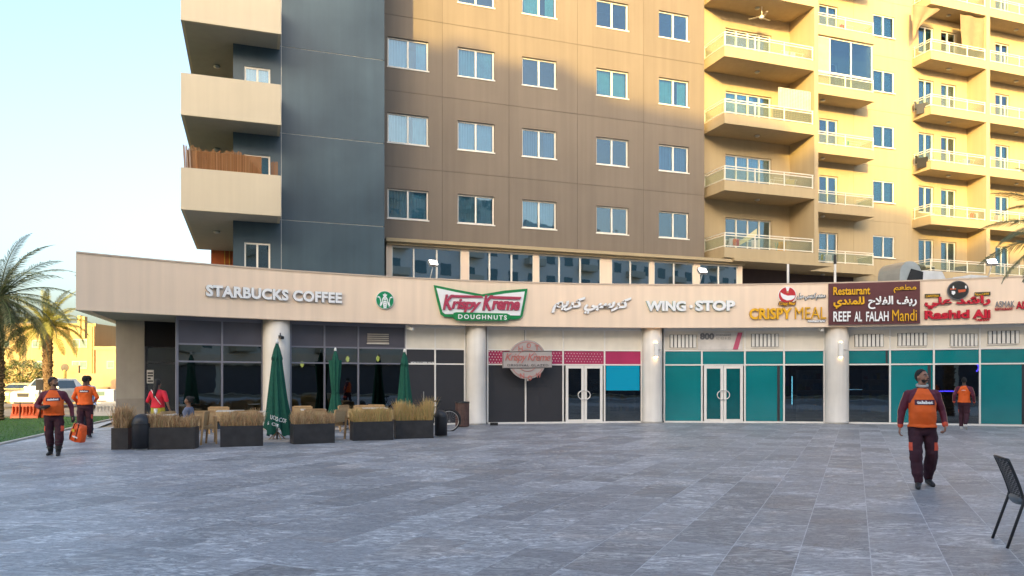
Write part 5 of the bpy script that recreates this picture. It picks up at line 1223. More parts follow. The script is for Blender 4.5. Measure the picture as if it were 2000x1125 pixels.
# ================================================================ PEOPLE
def remesh(mb, name, mats, parent, vox, smooth_it=4, disp=None):
    me = mb.mesh(name, None); o = bpy.data.objects.new(name, me); TMP.collection.objects.link(o)
    m = o.modifiers.new('r', 'REMESH'); m.mode = 'VOXEL'; m.voxel_size = vox
    s_ = o.modifiers.new('s', 'SMOOTH'); s_.factor = .5; s_.iterations = smooth_it
    dg = tmp_graph(); me2 = bpy.data.meshes.new_from_object(o.evaluated_get(dg)); TRASH.extend((o, me)); TMP.collection.objects.unlink(o)
    me2.name = name; pass
    for mm in mats: me2.materials.append(mm)
    me2.polygons.foreach_set('use_smooth', [True]*len(me2.polygons))
    if disp:
        import numpy as np
        nv = len(me2.vertices); cs = np.empty(nv*3); ns = np.empty(nv*3); me2.vertices.foreach_get('co', cs); me2.vertices.foreach_get('normal', ns)
        cs = cs.reshape(-1, 3); ns = ns.reshape(-1, 3); d_ = np.array([disp(Vector(c)) for c in cs.tolist()]); cs += ns*d_[:, None]
        me2.vertices.foreach_set('co', cs.ravel()); me2.update()
    o = bpy.data.objects.new(name, me2); COL.objects.link(o); o.parent = parent; KIDS.setdefault(parent.name, []).append(o); return o
def V(*a): return Vector(a)
def body_rings(belly=0, fem=0, scale=1.0):
    return [(.80, .10, .09, 0), (.88, .160, .118, .0), (.94, .172+.012*fem, .125+.02*belly, 0), (1.02, .160+.012*belly, .118+.045*belly, -.02*belly), (1.12, .152+.018*belly, .112+.06*belly, -.035*belly), (1.22, .165-.01*fem, .118+.04*belly, -.02*belly),
            (1.32, .182-.015*fem, .122+.01*fem, -.004), (1.385, .176-.015*fem, .108, 0), (1.43, .128, .088, .005), (1.465, .085, .07, .008), (1.49, .058, .058, .005)]
def torso(mb, rings, off=0, z0=-9, z1=9, n=28, bend=None, sq=2.3):
    rs = []
    for z, a, d, cy in rings:
        if not z0 <= z <= z1: continue
        r = []
        for k in range(n):
            t = 2*pi*k/n; c, s_ = math.cos(t), math.sin(t); x = (a+off)*math.copysign(abs(c)**(2/sq), c); y = (d+off)*math.copysign(abs(s_)**(2/sq), s_)
            p = V(x, cy+y, z); r.append(bend(p) if bend else p)
        rs.append(r)
    mb.rings(rs)
def person(label, loc, rz, H=1.75, pose=None, fit=None, hair=None, skin=(.20, .095, .055), belly=0, fem=0, vox=.009, head=(0, 0), grp=None, beard=False, build=1.0):
    """pose: elbows, wrists, hips, knees, ankles, toes in metres for a 1.75 m figure facing -y"""
    k = H/1.75; e = thing('person', label, 'person', loc, rz, grp); e.scale = (k*build, k*build, k)
    P_ = dict(shL=V(.185, 0, 1.405), shR=V(-.185, 0, 1.405), elL=V(.25, .03, 1.13), elR=V(-.25, .03, 1.13), wrL=V(.27, -.04, .88), wrR=V(-.27, -.04, .88),
              hpL=V(.09, 0, .90), hpR=V(-.09, 0, .90), knL=V(.10, -.02, .49), knR=V(-.10, -.02, .49), anL=V(.10, .02, .085), anR=V(-.10, .02, .085), toL=V(.12, -.16, .03), toR=V(-.12, -.16, .03), lift=0)
    if pose: P_.update(pose)
    fit = fit or {}
    sk = mat('skin %d' % int(skin[0]*1000), skin, .5, noise_amt=.08, scale=20)
    rings = body_rings(belly, fem)
    nk = V(0, .01, 1.46); hc = V(head[1]*.0, -.012, 1.635)
    yaw = Matrix.Rotation(head[0], 3, 'Z') @ Matrix.Rotation(head[1], 3, 'X')
    def hd(p): return V(0, .005, 1.56)+yaw @ (V(*p)-V(0, .005, 1.56))
    mb = MB(); torso(mb, rings, -.004); mb.caps(nk, .056, V(0, -.002, 1.56), .054)
    # head: cranium, jaw, chin, nose, brow, ears
    mb.ell(hd((0, .008, 1.655)), .074, .092, .098, rot=yaw); mb.ell(hd((0, -.030, 1.600)), .058, .062, .062, rot=yaw); mb.ell(hd((0, -.060, 1.562)), .030, .030, .026, rot=yaw)
    mb.caps(hd((0, -.086, 1.655)), .009, hd((0, -.104, 1.618)), .014, 8); mb.ell(hd((0, -.070, 1.668)), .052, .020, .014, rot=yaw)
    for s_ in (-1, 1): mb.ell(hd((s_*.076, .005, 1.628)), .010, .020, .030, 8, 6, rot=yaw); mb.ell(hd((s_*.035, -.062, 1.620)), .022, .020, .022, rot=yaw)
    mb.caps(hd((-.018, -.092, 1.588)), .0075, hd((.018, -.092, 1.588)), .0075, 8)
    for S in 'LR':
        sg = 1 if S == 'L' else -1; sh, el, wr, hp, kn, an, to = (P_[q+S] for q in ('sh', 'el', 'wr', 'hp', 'kn', 'an', 'to'))
        mb.caps(sh*.78+V(0, 0, .29), .040, sh+V(0, 0, -.02), .044); mb.caps(sh+V(0, 0, -.02), .044, el, .038); mb.caps(el, .040, wr, .026)
        # hand: palm, four unequal bent fingers, thumb
        d = (wr-el).normalized(); hx = P_.get('hand'+S)
        if hx: d = (hx-wr).normalized()
        side = d.cross(V(sg, 0, 0)); side = (side.normalized() if side.length > .2 else V(0, -1, 0)); palm = d.cross(side).normalized()
        pc = wr+d*.045; 
        mb.rings([[wr+d*t_+side*(w_*math.cos(a))+palm*(.014*math.sin(a)) for a in [2*pi*q/10 for q in range(10)]] for t_, w_ in ((-.01, .024), (.03, .036), (.075, .040), (.092, .036))])
        curl = P_.get('curl'+S, .55)
        for i, (of, ln_) in enumerate(((-.030, .062), (-.010, .072), (.010, .068), (.029, .052))):
            b = wr+d*.085+side*of; inn = -palm*sg if (palm.x*sg > 0) else palm*sg; inn = inn if inn.x*sg < 0 else -inn
            k1 = b+(d*math.cos(curl*.6)+inn*math.sin(curl*.6))*ln_*.5; k2 = k1+(d*math.cos(curl*1.5)+inn*math.sin(curl*1.5))*ln_*.32; k3 = k2+(d*math.cos(curl*2.3)+inn*math.sin(curl*2.3))*ln_*.25
            mb.caps(b, .0092, k1, .0088, 8); mb.caps(k1, .0088, k2, .0082, 8); mb.caps(k2, .0082, k3, .0072, 8)
        fs = side if side.y < 0 else -side
        t1 = wr+d*.03+fs*.034; t2 = t1+(d*.7+fs*.6).normalized()*.036; mb.caps(wr+d*.018+fs*.015, .014, t1, .012, 8); mb.caps(t1, .0115, t2, .0105, 8); mb.caps(t2, .0105, t2+d*.028, .0088, 8)
        mb.caps(hp, .088, kn, .056); mb.caps(kn, .054, (kn*.62+an*.38)+V(0, .014, 0), .054); mb.caps((kn*.62+an*.38)+V(0, .014, 0), .054, an, .036)
        mb.caps(an+V(0, .03, -.03), .034, to, .028)
    remesh(mb, 'body', [sk], e, vox, 3)
    wr_n = lambda co: .011*noise.noise(Vector((co.x*8, co.y*8, co.z*6+co.x*5)))+.006*noise.noise(co*17)
    # shirt
    st = fit.get('shirt')
    if st:
        main, slv = st['m'], st.get('sleeve', st['m']); zb = st.get('zb', .90); short = st.get('short', False); lo = st.get('loose', .022)
        mb = MB(); rr = [(z, a, d, cy) for z, a, d, cy in rings if z >= zb+.02]; hz = [r for r in rings if r[0] >= zb][0]
        rr = [(zb, hz[1]+.012, hz[2]+.012, hz[3]), (zb+.015, hz[1]+.016, hz[2]+.016, hz[3])]+[r for r in rr if r[0] > zb+.03]
        rr = [(z, a, d, cy) for z, a, d, cy in rr if z < 1.475]
        torso(mb, rr, lo)
        for S in 'LR':
            sh, el, wr = P_['sh'+S], P_['el'+S], P_['wr'+S]
            mb.caps(sh*.80+V(0, 0, .275), .058, sh+V(0, 0, -.02), .066); mb.caps(sh+V(0, 0, -.02), .066, el, .053)
            if not short: mb.caps(el, .053, wr-(wr-el).normalized()*.02, .039)
        so_ = remesh(mb, 'shirt', [main, slv, st.get('cuff', slv)], e, vox, 3, wr_n)
        if 'sleeve' in st or 'cuff' in st:
            for p in so_.data.polygons:
                c = p.center; ax = abs(c.x); ln_ = .070+(1.47-c.z)*.50 if c.z > 1.25 else .19
                S = 'L' if c.x > 0 else 'R'; a, b = P_['el'+S], P_['wr'+S]; w1 = P_['sh'+S]
                def ds(u, v, q):
                    t_ = max(0, min(1, (q-u).dot(v-u)/(v-u).length_squared)); return (q-(u+(v-u)*t_)).length
                arm = min(ds(w1, a, c), ds(a, b, c)) < .078 and (ax > .19 or (c-V(0, 0, c.z)).y < -.17 or c.z > 1.25)
                if (c.z > 1.25 and ax > ln_) or (c.z <= 1.25 and arm): p.material_index = 1
                if 'cuff' in st and (c-b).length < .062 and not short: p.material_index = 2
        if st.get('stripe'):
            for S in 'LR':
                sh, el, wr = P_['sh'+S], P_['el'+S], P_['wr'+S]; sg = 1 if S == 'L' else -1
                bm = bmesh.new(); bm.from_mesh(so_.data); bvh = BVHTree.FromBMesh(bm); pts = []
                for t_ in range(15):
                    f = t_/14; c = (sh.lerp(el, f*2) if f < .5 else el.lerp(wr, f*2-1)); h_ = bvh.ray_cast(c+V(sg*.5, .1, 0), V(-sg, -.2, 0).normalized())
                    if h_[0]: pts.append(h_[0]+V(sg*.002, 0, 0))
                bm.free()
                if len(pts) > 3: MB().tube(pts, .0045, 5).build('sleeve_stripe', st['stripe'], so_, smooth=True)
        for lg in st.get('logo', []):
            body, x0, x1, z0, z1, back, bgm, fgm = lg
            bm = bmesh.new(); bm.from_mesh(so_.data); bvh = BVHTree.FromBMesh(bm); sy = 1 if back else -1
            def on(x, z, o_):
                h_ = bvh.ray_cast(V(x, sy*1.0, z), V(0, -sy, 0)); y = h_[0].y if h_[0] else 0; return V(x, y+sy*o_, z)
            n = 14; tl = st.get('tilt', 0)
            if bgm:
                mb = MB(); g_ = [[on(x0+(x1-x0)*i/n, z0+(z1-z0)*j/4+tl*(x0+(x1-x0)*i/n), .006) for i in range(n+1)] for j in range(5)]
                for j in range(4):
                    for i in range(n): q = [g_[j][i], g_[j][i+1], g_[j+1][i+1], g_[j+1][i]]; mb.quad(*(q if sy < 0 else q[::-1]))
                mb.build('printed_patch', bgm, so_, smooth=True)
            v, f = text_mesh(body, .05); mb = MB(); mx = (x1-x0)*.1; mz = (z1-z0)*.2
            for q in v:
                u = q[0] if sy < 0 else 1-q[0]; x = x0+mx+(x1-x0-2*mx)*u; mb.v.append(tuple(on(x, z0+mz+(z1-z0-2*mz)*q[1]+tl*x, .010+.003*q[2])))
            mb.f = list(f); mb.m = [0]*len(f); mb.build('chest_print' if not back else 'back_print', fgm, so_); bm.free()
        if st.get('collar'):
            cp = [V(.066*math.cos(a), .008+.064*math.sin(a), 1.487-.012*math.sin(-a)) for a in [2*pi*q/20 for q in range(21)]]; MB().tube(cp, .012, 8).build('collar', st['collar'], e, smooth=True)
    tr = fit.get('trousers')
    if tr:
        mb = MB(); rr = [r for r in rings if r[0] <= 1.0]; rr = [(.775, .10, .095, 0), (.82, .145, .115, 0), (.86, .165, .122, 0)]+[r for r in rr if r[0] > .87][0:2]
        if not P_.get('sit'): torso(mb, rr, .010)
        else: mb.ell((0, .02, P_['hpL'].z+.03), .19, .16, .13)
        ba = tr.get('bag', .02); cut = tr.get('cut', 0)
        for S in 'LR':
            hp, kn, an = (P_[q+S] for q in ('hp', 'kn', 'an')); mid = kn.lerp(an, .55)
            mb.caps(hp, .096+ba*.4, kn, .068+ba); mb.caps(kn, .068+ba, mid, .062+ba*.9)
            if not cut: mb.caps(mid, .062+ba*.9, an+V(0, 0, .03), .050+ba*.5)
        to_ = remesh(mb, 'trousers', [tr['m'], tr.get('accent', tr['m'])], e, vox, 3, lambda co: .013*noise.noise(V(co.x*7, co.y*7, co.z*12))+.004*noise.noise(co*25))
        if 'accent' in tr:
            for p in to_.data.polygons:
                c = p.center
                if .55 < c.z < .67 and abs(c.x) > .155-.0 and (c.y < .04): p.material_index = 1
    sk_ = fit.get('skirt')
    if sk_:
        mb = MB(); mb.rings([[V((a+.006*math.sin(9*t))*math.cos(t), d*math.sin(t), z) for t in [2*pi*q/40 for q in range(40)]] for z, a, d in ((1.02, .165, .125), (.95, .19, .145), (.8, .205, .16), (.6, .22, .17), (.35, .235, .185))], True, False); mb.build('skirt', sk_, e, smooth=True)
    shoe = fit.get('shoe'); 
    if shoe:
        for S in 'LR':
            an, to = P_['an'+S], P_['to'+S]; mb = MB(); hl = an+V(0, .035, -.035); d = (to-hl).normalized()
            mb.caps(hl, .040, hl.lerp(to, .5)+V(0, 0, .006), .044); mb.caps(hl.lerp(to, .5)+V(0, 0, .004), .044, to+d*.02, .036); mb.caps(an+V(0, 0, .02), .044, an-V(0, 0, .02), .046)
            s2 = remesh(mb, 'shoe', [shoe], e, max(vox, .008), 2)
            if not P_.get('sit') and fit.get('sole'):
                up = V(0, 0, 1); sd_ = d.cross(up).normalized(); dn = sd_.cross(d).normalized(); dn = dn if dn.z < 0 else -dn
                mb = MB(); mb.rings([[hl+d*(t_)+sd_*(w_*math.cos(a))+dn*(.032+.010*math.sin(a)) for a in [2*pi*q/10 for q in range(10)]] for t_, w_ in ((-.045, .02), (-.02, .038), (.08, .042), (.18, .044), (.235, .030))]); mb.build('sole', fit['sole'], s2, smooth=True)
    if fit.get('boots'):
        for S in 'LR':
            kn, an = P_['kn'+S], P_['an'+S]; mb = MB(); mb.caps(kn.lerp(an, .28), .078, kn.lerp(an, .75), .066); mb.caps(kn.lerp(an, .75), .066, an, .052); remesh(mb, 'shin_guard', [M_rubber], e, .012, 2)
            for q in (.35, .55, .8): c = kn.lerp(an, q); MB().tube([c+V(.074*math.cos(t), .074*math.sin(t), 0) for t in [2*pi*u/16 for u in range(17)]], .010, 6).build('strap', M_blackmet, e, smooth=True)
    if fit.get('gloves'):
        pass
    # face details
    if fit.get('face', True):
        for s_ in (-1, 1):
            MB().ell(hd((s_*.030, -.0835, 1.646)), .0125, .006, .0065, 10, 6, rot=yaw).build('eye', mat('eye white', (.55, .52, .48), .3), e, smooth=True)
            MB().ell(hd((s_*.030, -.0885, 1.646)), .0055, .003, .0055, 8, 6, rot=yaw).build('iris', mat('iris dark', (.02, .012, .008), .2), e, smooth=True)
            MB().tube([hd((s_*.014, -.094, 1.664)), hd((s_*.032, -.092, 1.671)), hd((s_*.052, -.080, 1.664))], [.0035, .0048, .003], 6).build('eyebrow', mat('hair', (.012, .010, .009), .7), e, smooth=True)
        MB().tube([hd((-.024, -.0955, 1.590)), hd((0, -.1015, 1.5915)), hd((.024, -.0955, 1.590))], [.004, .0062, .004], 6).build('lips', mat('lips', (.22, .07, .06), .5), e, smooth=True)
    mh = mat('hair', (.012, .010, .009), .7, noise_amt=.4, scale=80, bump=.4, bscale=220)
    # hair cap: skull shell cut along the hairline
    mb = MB(); n, m = 28, 18; rs = []
    big = (hair or {}).get('vol', 0)
    for j in range(m+1):
        a = -pi/2+pi*j/m*.999+.0005; ring_ = []
        for q in range(n):
            t = 2*pi*q/n; x, y, z = (.080+big)*math.cos(a)*math.cos(t), (.099+big)*math.cos(a)*math.sin(t), (.104+big)*math.sin(a)
            r_ = 1+.02*noise.noise(V(x, y, z)*60); ring_.append(V(x*r_, .012+y*r_, 1.655+z*r_))
        rs.append(ring_)
    line = lambda p: p.z > (1.712 if p.y < -.06 else 1.712-(p.y+.06)*1.0 if p.y < .02 else 1.632-(p.y-.02)*1.1)
    b0 = 0
    for j in range(m):
        for q in range(n):
            f = [rs[j][q], rs[j][(q+1) % n], rs[j+1][(q+1) % n], rs[j+1][q]]
            if sum(line(p) for p in f) >= 3: mb.quad(*[hd(tuple(p)) for p in f])
    ho = mb.build('hair', mh, e, smooth=True); sm = ho.modifiers.new('s', 'SOLIDIFY'); sm.thickness = .008; sm.offset = -1
    if hair and hair.get('long'):
        mb = MB(); mb.caps(hd((0, .06, 1.70)), .07, hd((0, .085, 1.60)), .062); mb.caps(hd((0, .085, 1.60)), .062, V(.005, .13, 1.42), .058); mb.caps(V(.005, .13, 1.42), .058, V(.01, .155, 1.27), .03); remesh(mb, 'long_hair', [mh], e, .012, 2)
    if beard:
        mb = MB(); 
        for j in range(12):
            for q in range(20):
                def pt(jj, qq):
                    t = -pi*.03+(-pi*.94)*qq/20; a = -1.15+1.0*jj/12; return V(.0625*math.cos(a)*math.cos(t), -.030+.068*math.cos(a)*math.sin(t), 1.602+.068*math.sin(a))
                f = [pt(j, q), pt(j, q+1), pt(j+1, q+1), pt(j+1, q)]; c = sum(f, V(0, 0, 0))/4
                if c.z < 1.582 or (abs(c.x) > .040 and c.z < 1.635) : mb.quad(*[hd(tuple(p)) for p in f])
        mb.build('beard', mat('beard', (.03, .022, .018), .8), e, smooth=True)
        MB().tube([hd((-.027, -.100, 1.598)), hd((0, -.108, 1.6035)), hd((.027, -.100, 1.598))], [.003, .006, .003], 6).build('moustache', mat('beard', (.03, .022, .018), .8), e, smooth=True)
    return e
M_or = mat('shirt orange', (.78, .115, .008), .7, noise_amt=.06, scale=8); M_ma = mat('shirt maroon', (.105, .012, .030), .75, noise_amt=.1, scale=8); M_mt = mat('trouser maroon', (.040, .007, .017), .8, noise_amt=.2, scale=8)
M_cf = mat('cuff coral', (.70, .09, .04), .7); M_pt = mat('patch plum', (.07, .006, .022), .6); M_tx = mat('print white', (.8, .78, .76), .6); M_strp = mat('stripe peach', (.65, .36, .22), .6)
M_sh = mat('shoe black', (.020, .020, .022), .6); M_shw = mat('shoe white', (.65, .63, .60), .6); M_sole = mat('sole grey', (.25, .25, .26), .7)
# walking man, near
p1 = gnd(1801, 951)
person('bearded man in orange and maroon sports shirt walking towards the camera with head turned', (p1.x, p1.y, 0), -math.atan2(p1.x, p1.y)*.9+R(6), 1.765,
    pose=dict(elL=V(.275, .045, 1.14), wrL=V(.305, -.07, .92), elR=V(-.27, .03, 1.13), wrR=V(-.305, .0, .885), handR=V(-.315, -.01, .80), handL=V(.285, -.11, .83), curlL=1.0, curlR=.75,
              hpL=V(.095, 0, .90), hpR=V(-.095, 0, .90), knL=V(.135, .02, .50), anL=V(.115, .22, .10), toL=V(.15, .05, .035), knR=V(-.105, -.11, .50), anR=V(-.075, -.16, .085), toR=V(-.105, -.335, .034)),
    fit=dict(shirt=dict(m=M_or, sleeve=M_ma, cuff=M_cf, loose=.020, zb=.89, collar=M_ma, stripe=M_strp, logo=[('talabat', -.125, .150, 1.225, 1.302, False, M_pt, M_tx)]),
             trousers=dict(m=M_mt, bag=.026, accent=M_cf), shoe=M_sh, sole=M_sole), belly=.75, vox=.0075, head=(R(42), R(-6)), beard=True, skin=(.33, .16, .10), build=.97)
nk_ = bpy.data.objects['person']; cp = [V(.068*math.cos(a), -.004+.066*math.sin(a), 1.512-.016*math.sin(-a)) for a in [2*pi*q/24 for q in range(25)]]
MB().tube(cp, .022, 8).build('neck_warmer', mat('neck warmer', (.42, .42, .40), .8), nk_, smooth=True)
# man walking away, far
p2 = gnd(1883, 838)
person('man seen from behind in orange vest shirt and white shoes walking beside the teal glass', (p2.x, p2.y, 0), pi-R(38), 1.70,
    pose=dict(elL=V(.27, .10, 1.15), wrL=V(.29, .04, .90), elR=V(-.27, .06, 1.14), wrR=V(-.28, -.08, .90), knL=V(.08, -.10, .50), anL=V(.08, .02, .085), toL=V(.09, -.15, .03), knR=V(-.08, .02, .50), anR=V(-.08, .30, .17), toR=V(-.09, .18, .04)),
    fit=dict(shirt=dict(m=M_or, sleeve=M_ma, cuff=M_cf, loose=.018, stripe=M_strp, logo=[('talabat', -.075, .075, 1.30, 1.335, True, None, M_tx), ('delivery', -.055, .055, 1.25, 1.27, True, None, M_pt)]), trousers=dict(m=M_mt, bag=.02, accent=M_cf), shoe=M_shw, sole=M_shw, face=False), vox=.012, skin=(.08, .04, .025))
# man with thermal bag, near grass
p3 = gnd(105, 889)
person('stocky bearded man in orange and maroon shirt with black shin guards carrying an orange bag', (p3.x, p3.y, 0), -math.atan2(p3.x, p3.y)*.8+R(-4), 1.66,
    pose=dict(elL=V(.32, .03, 1.13), wrL=V(.37, -.05, .87), handL=V(.385, -.06, .78), curlL=1.1, elR=V(-.33, .05, 1.12), wrR=V(-.20, -.24, 1.08), handR=V(-.10, -.27, 1.10), curlR=.9, knL=V(.12, -.06, .49), anL=V(.10, -.08, .085), toL=V(.12, -.26, .03), knR=V(-.09, .02, .49), anR=V(-.08, .12, .085), toR=V(-.10, -.05, .03)),
    fit=dict(shirt=dict(m=M_or, sleeve=M_ma, loose=.028, collar=M_ma, tilt=.04, logo=[('talabat', -.12, .15, 1.225, 1.30, False, M_pt, M_tx)]), trousers=dict(m=M_mt, bag=.022, accent=M_cf, cut=1), shoe=M_sh, sole=M_sole, boots=True), belly=.9, vox=.010, head=(R(50), R(-8)), beard=True, build=1.03, skin=(.26, .13, .08), hair=dict(vol=.012))
o3 = bpy.data.objects['person.002']
mb = MB(); mb.caps((-.21, -.22, 1.08), .040, (-.10, -.275, 1.10), .046); mb.caps((-.10, -.275, 1.10), .046, (-.04, -.285, 1.115), .032); remesh(mb, 'glove', [M_rubber], o3, .010, 2)
mb = MB(); mb.caps((.365, -.045, .89), .036, (.385, -.06, .80), .044); mb.caps((.385, -.06, .80), .044, (.375, -.075, .755), .030); remesh(mb, 'glove', [M_rubber], o3, .010, 2)
# orange bag, creased, held low
pb_ = gnd(143, 858); hx_ = p3+Matrix.Rotation(o3.rotation_euler.z, 3, 'Z') @ V(.44*1.05, -.07, 0)
e = thing('delivery_bag', 'crumpled orange insulated delivery bag carried by the man near the grass', 'bag', (hx_.x+.0, hx_.y+.02, .40), R(-20)); e.rotation_euler = (0, R(14), R(-20)); e.scale = (.86, .86, .86); e.location.z = .43
mb = MB(); rs = []
for j in range(13):
    f = j/12; rr = []
    for q in range(32):
        t = 2*pi*q/32; c, s_ = math.cos(t), math.sin(t); x = .22*math.copysign(abs(c)**.6, c); y = .13*math.copysign(abs(s_)**.6, s_); sc_ = 1-.30*f**2-.12*(1-f)**4
        p_ = V(x*sc_, y*sc_, -.16+.42*f); rr.append(p_*(1+.09*noise.noise(p_*9)))
    rs.append(rr)
mb.rings(rs).build('bag_body', mat('bag orange', (.80, .10, .01), .45, noise_amt=.15, scale=20, bump=.3, bscale=22), e, smooth=True)
for x in (-.10, .09): MB().tube([(x, -.145, -.12), (x*.9, -.135, .05), (x*.7, -.10, .26), (0, -.02, .37)], .010, 6).build('strap', M_rubber, e, smooth=True)
MB().box(-.07, .02, -.152, -.148, .08, .15).build('tag', mat('tag yellow', (.6, .4, .02), .6), e)
v, f = text_mesh('talabat', .04); mb = MB(); mb.v = [(-.02+.18*q[0], -.150-.004*q[2], -.05+.05*q[1]) for q in v]; mb.f = list(f); mb.m = [0]*len(f); mb.build('bag_print', M_tx, e)
# man in orange seen from behind
p4 = gnd(166, 856)
person('man in orange jersey and maroon trousers seen from behind on the paving edge', (p4.x, p4.y, 0), pi-math.atan2(p4.x, p4.y)-R(10), 1.73,
    pose=dict(elL=V(.29, -.01, 1.14), wrL=V(.22, -.20, 1.02), elR=V(-.30, -.01, 1.14), wrR=V(-.22, -.20, 1.04), knL=V(.12, 0, .49), anL=V(.13, .03, .085), toL=V(.15, -.15, .03), knR=V(-.10, -.06, .49), anR=V(-.08, -.12, .085), toR=V(-.09, -.29, .03)),
    fit=dict(shirt=dict(m=M_or, loose=.022, zb=.94, logo=[('talabat', -.115, .125, 1.285, 1.352, True, M_pt, M_tx)]), trousers=dict(m=M_mt, bag=.022, accent=M_cf), shoe=M_sh, sole=M_shw, face=False), vox=.012, skin=(.11, .055, .035))
# man in pale blue shirt
p5 = gnd(147, 852)
person('man in pale blue shirt looking aside, half hidden behind the man with the bag', (p5.x-.15, p5.y+.9, 0), -math.atan2(p5.x, p5.y)-R(40), 1.74,
    fit=dict(shirt=dict(m=mat('shirt pale blue', (.38, .48, .70), .7, noise_amt=.1, scale=8), loose=.018), trousers=dict(m=mat('navy trousers', (.015, .018, .04), .8), bag=.015), shoe=M_sh), vox=.014, skin=(.10, .05, .03), beard=True, head=(R(-30), 0))
# standing woman in red
M_rs = mat('shirt red', (.62, .012, .035), .75, noise_amt=.08, scale=8)
person('woman in red T-shirt with long black hair and a pale shoulder strap, seen from behind', (-9.22, 19.6, 0), pi-R(8), 1.62,
    pose=dict(elL=V(.28, .05, 1.15), wrL=V(.25, -.12, 1.0), elR=V(-.30, .06, 1.16), wrR=V(-.36, .02, .93)),
    fit=dict(shirt=dict(m=M_rs, short=True, loose=.02, zb=.96), skirt=mat('skirt olive yellow', (.42, .34, .03), .8, noise_amt=.2, scale=10), shoe=M_sh, face=False), fem=1, vox=.012, skin=(.22, .11, .07), hair=dict(long=True, vol=.01))
w6 = bpy.data.objects['person.005']; MB().tube([V(.14, .10, 1.47), V(.05, .162, 1.38), V(-.06, .162, 1.22), V(-.17, .12, 1.05)], .010, 6).build('bag_strap', M_white, w6, smooth=True)
# seated woman
sit = dict(sit=True, elL=V(.25, -.06, 1.10), wrL=V(.17, -.30, 1.12), elR=V(-.25, -.06, 1.10), wrR=V(-.17, -.30, 1.12), hpL=V(.09, .0, .93), hpR=V(-.09, .0, .93), knL=V(.10, -.42, .94), knR=V(-.10, -.42, .94), anL=V(.10, -.40, .50), anR=V(-.10, -.50, .50), toL=V(.11, -.58, .45), toR=V(-.11, -.68, .45))
person('woman in blue grey shirt and pink patterned trousers seated at the white table', (-8.08, 18.80, -.42), R(-80), 1.62, pose=sit,
    fit=dict(shirt=dict(m=mat('shirt blue grey', (.13, .15, .22), .8, noise_amt=.15, scale=10), loose=.018, zb=.95, short=False), trousers=dict(m=mat('trousers pink', (.42, .10, .11), .8, noise_amt=.4, scale=18), bag=.015), shoe=mat('sandal', (.4, .03, .05), .6)), fem=1, vox=.012, skin=(.20, .10, .06), hair=dict(vol=.008), head=(R(0), 0))
w7 = bpy.data.objects['person.006']; MB().ell((0, .11, 1.70), .045, .045, .045).build('hair_bun', bpy.data.materials['hair'], w7, smooth=True)

# ================================================================ TREES
M_frond = blades('palm leaflet', [(.05, .085, .04), (.085, .12, .055), (.13, .15, .085), (.17, .17, .09)], .55)
M_frondy = blades('palm leaflet painted sunlit', [(.12, .15, .03), (.20, .21, .05), (.28, .24, .07)], .6)  # yellower copy of the leaflet colours, with sunlight put into them
M_trunk = mat('palm trunk', (.16, .105, .06), .95, noise_amt=.4, scale=12, bump=.8, bscale=18)
def frond_mesh(L_, droop, seed, m, width=.34):
    rg = random.Random(seed); mb = MB(); N_ = 26; pts = []; p = V(0, 0, 0); a = 0.0
    for i in range(N_+1): pts.append(p.copy()); a += -droop/N_*(.5+i/N_); p = p+V(math.cos(a), 0, math.sin(a))*L_/N_
    mb.tube(pts, [.022*(1-i/N_)+.004 for i in range(N_+1)], 5)
    for i in range(3, N_*3):
        f = i/(N_*3); j = min(N_-1, int(f*N_)); q = pts[j].lerp(pts[j+1], f*N_-j); tn = (pts[j+1]-pts[j]).normalized()
        ln_ = width*math.sin(pi*min(1, (f+.06))**.75)**.6*rg.uniform(.85, 1.1)+.05; wd = .013
        for s_ in (-1, 1):
            d = (V(0, s_, 0)*.75+tn*.62+V(0, 0, rg.uniform(-.35, .12))).normalized(); tip = q+d*ln_+V(0, 0, -.22*ln_*rg.uniform(.5, 1.5)); mdl = q+d*ln_*.5+V(0, 0, .01); w1 = tn*wd
            mb.quad(q-w1*.6, q+w1*.6, mdl+w1, mdl-w1); b = len(mb.v); mb.v.append(tuple(tip)); mb.face((b-1, b-2, b))
    return mb.mesh('frond', [m])
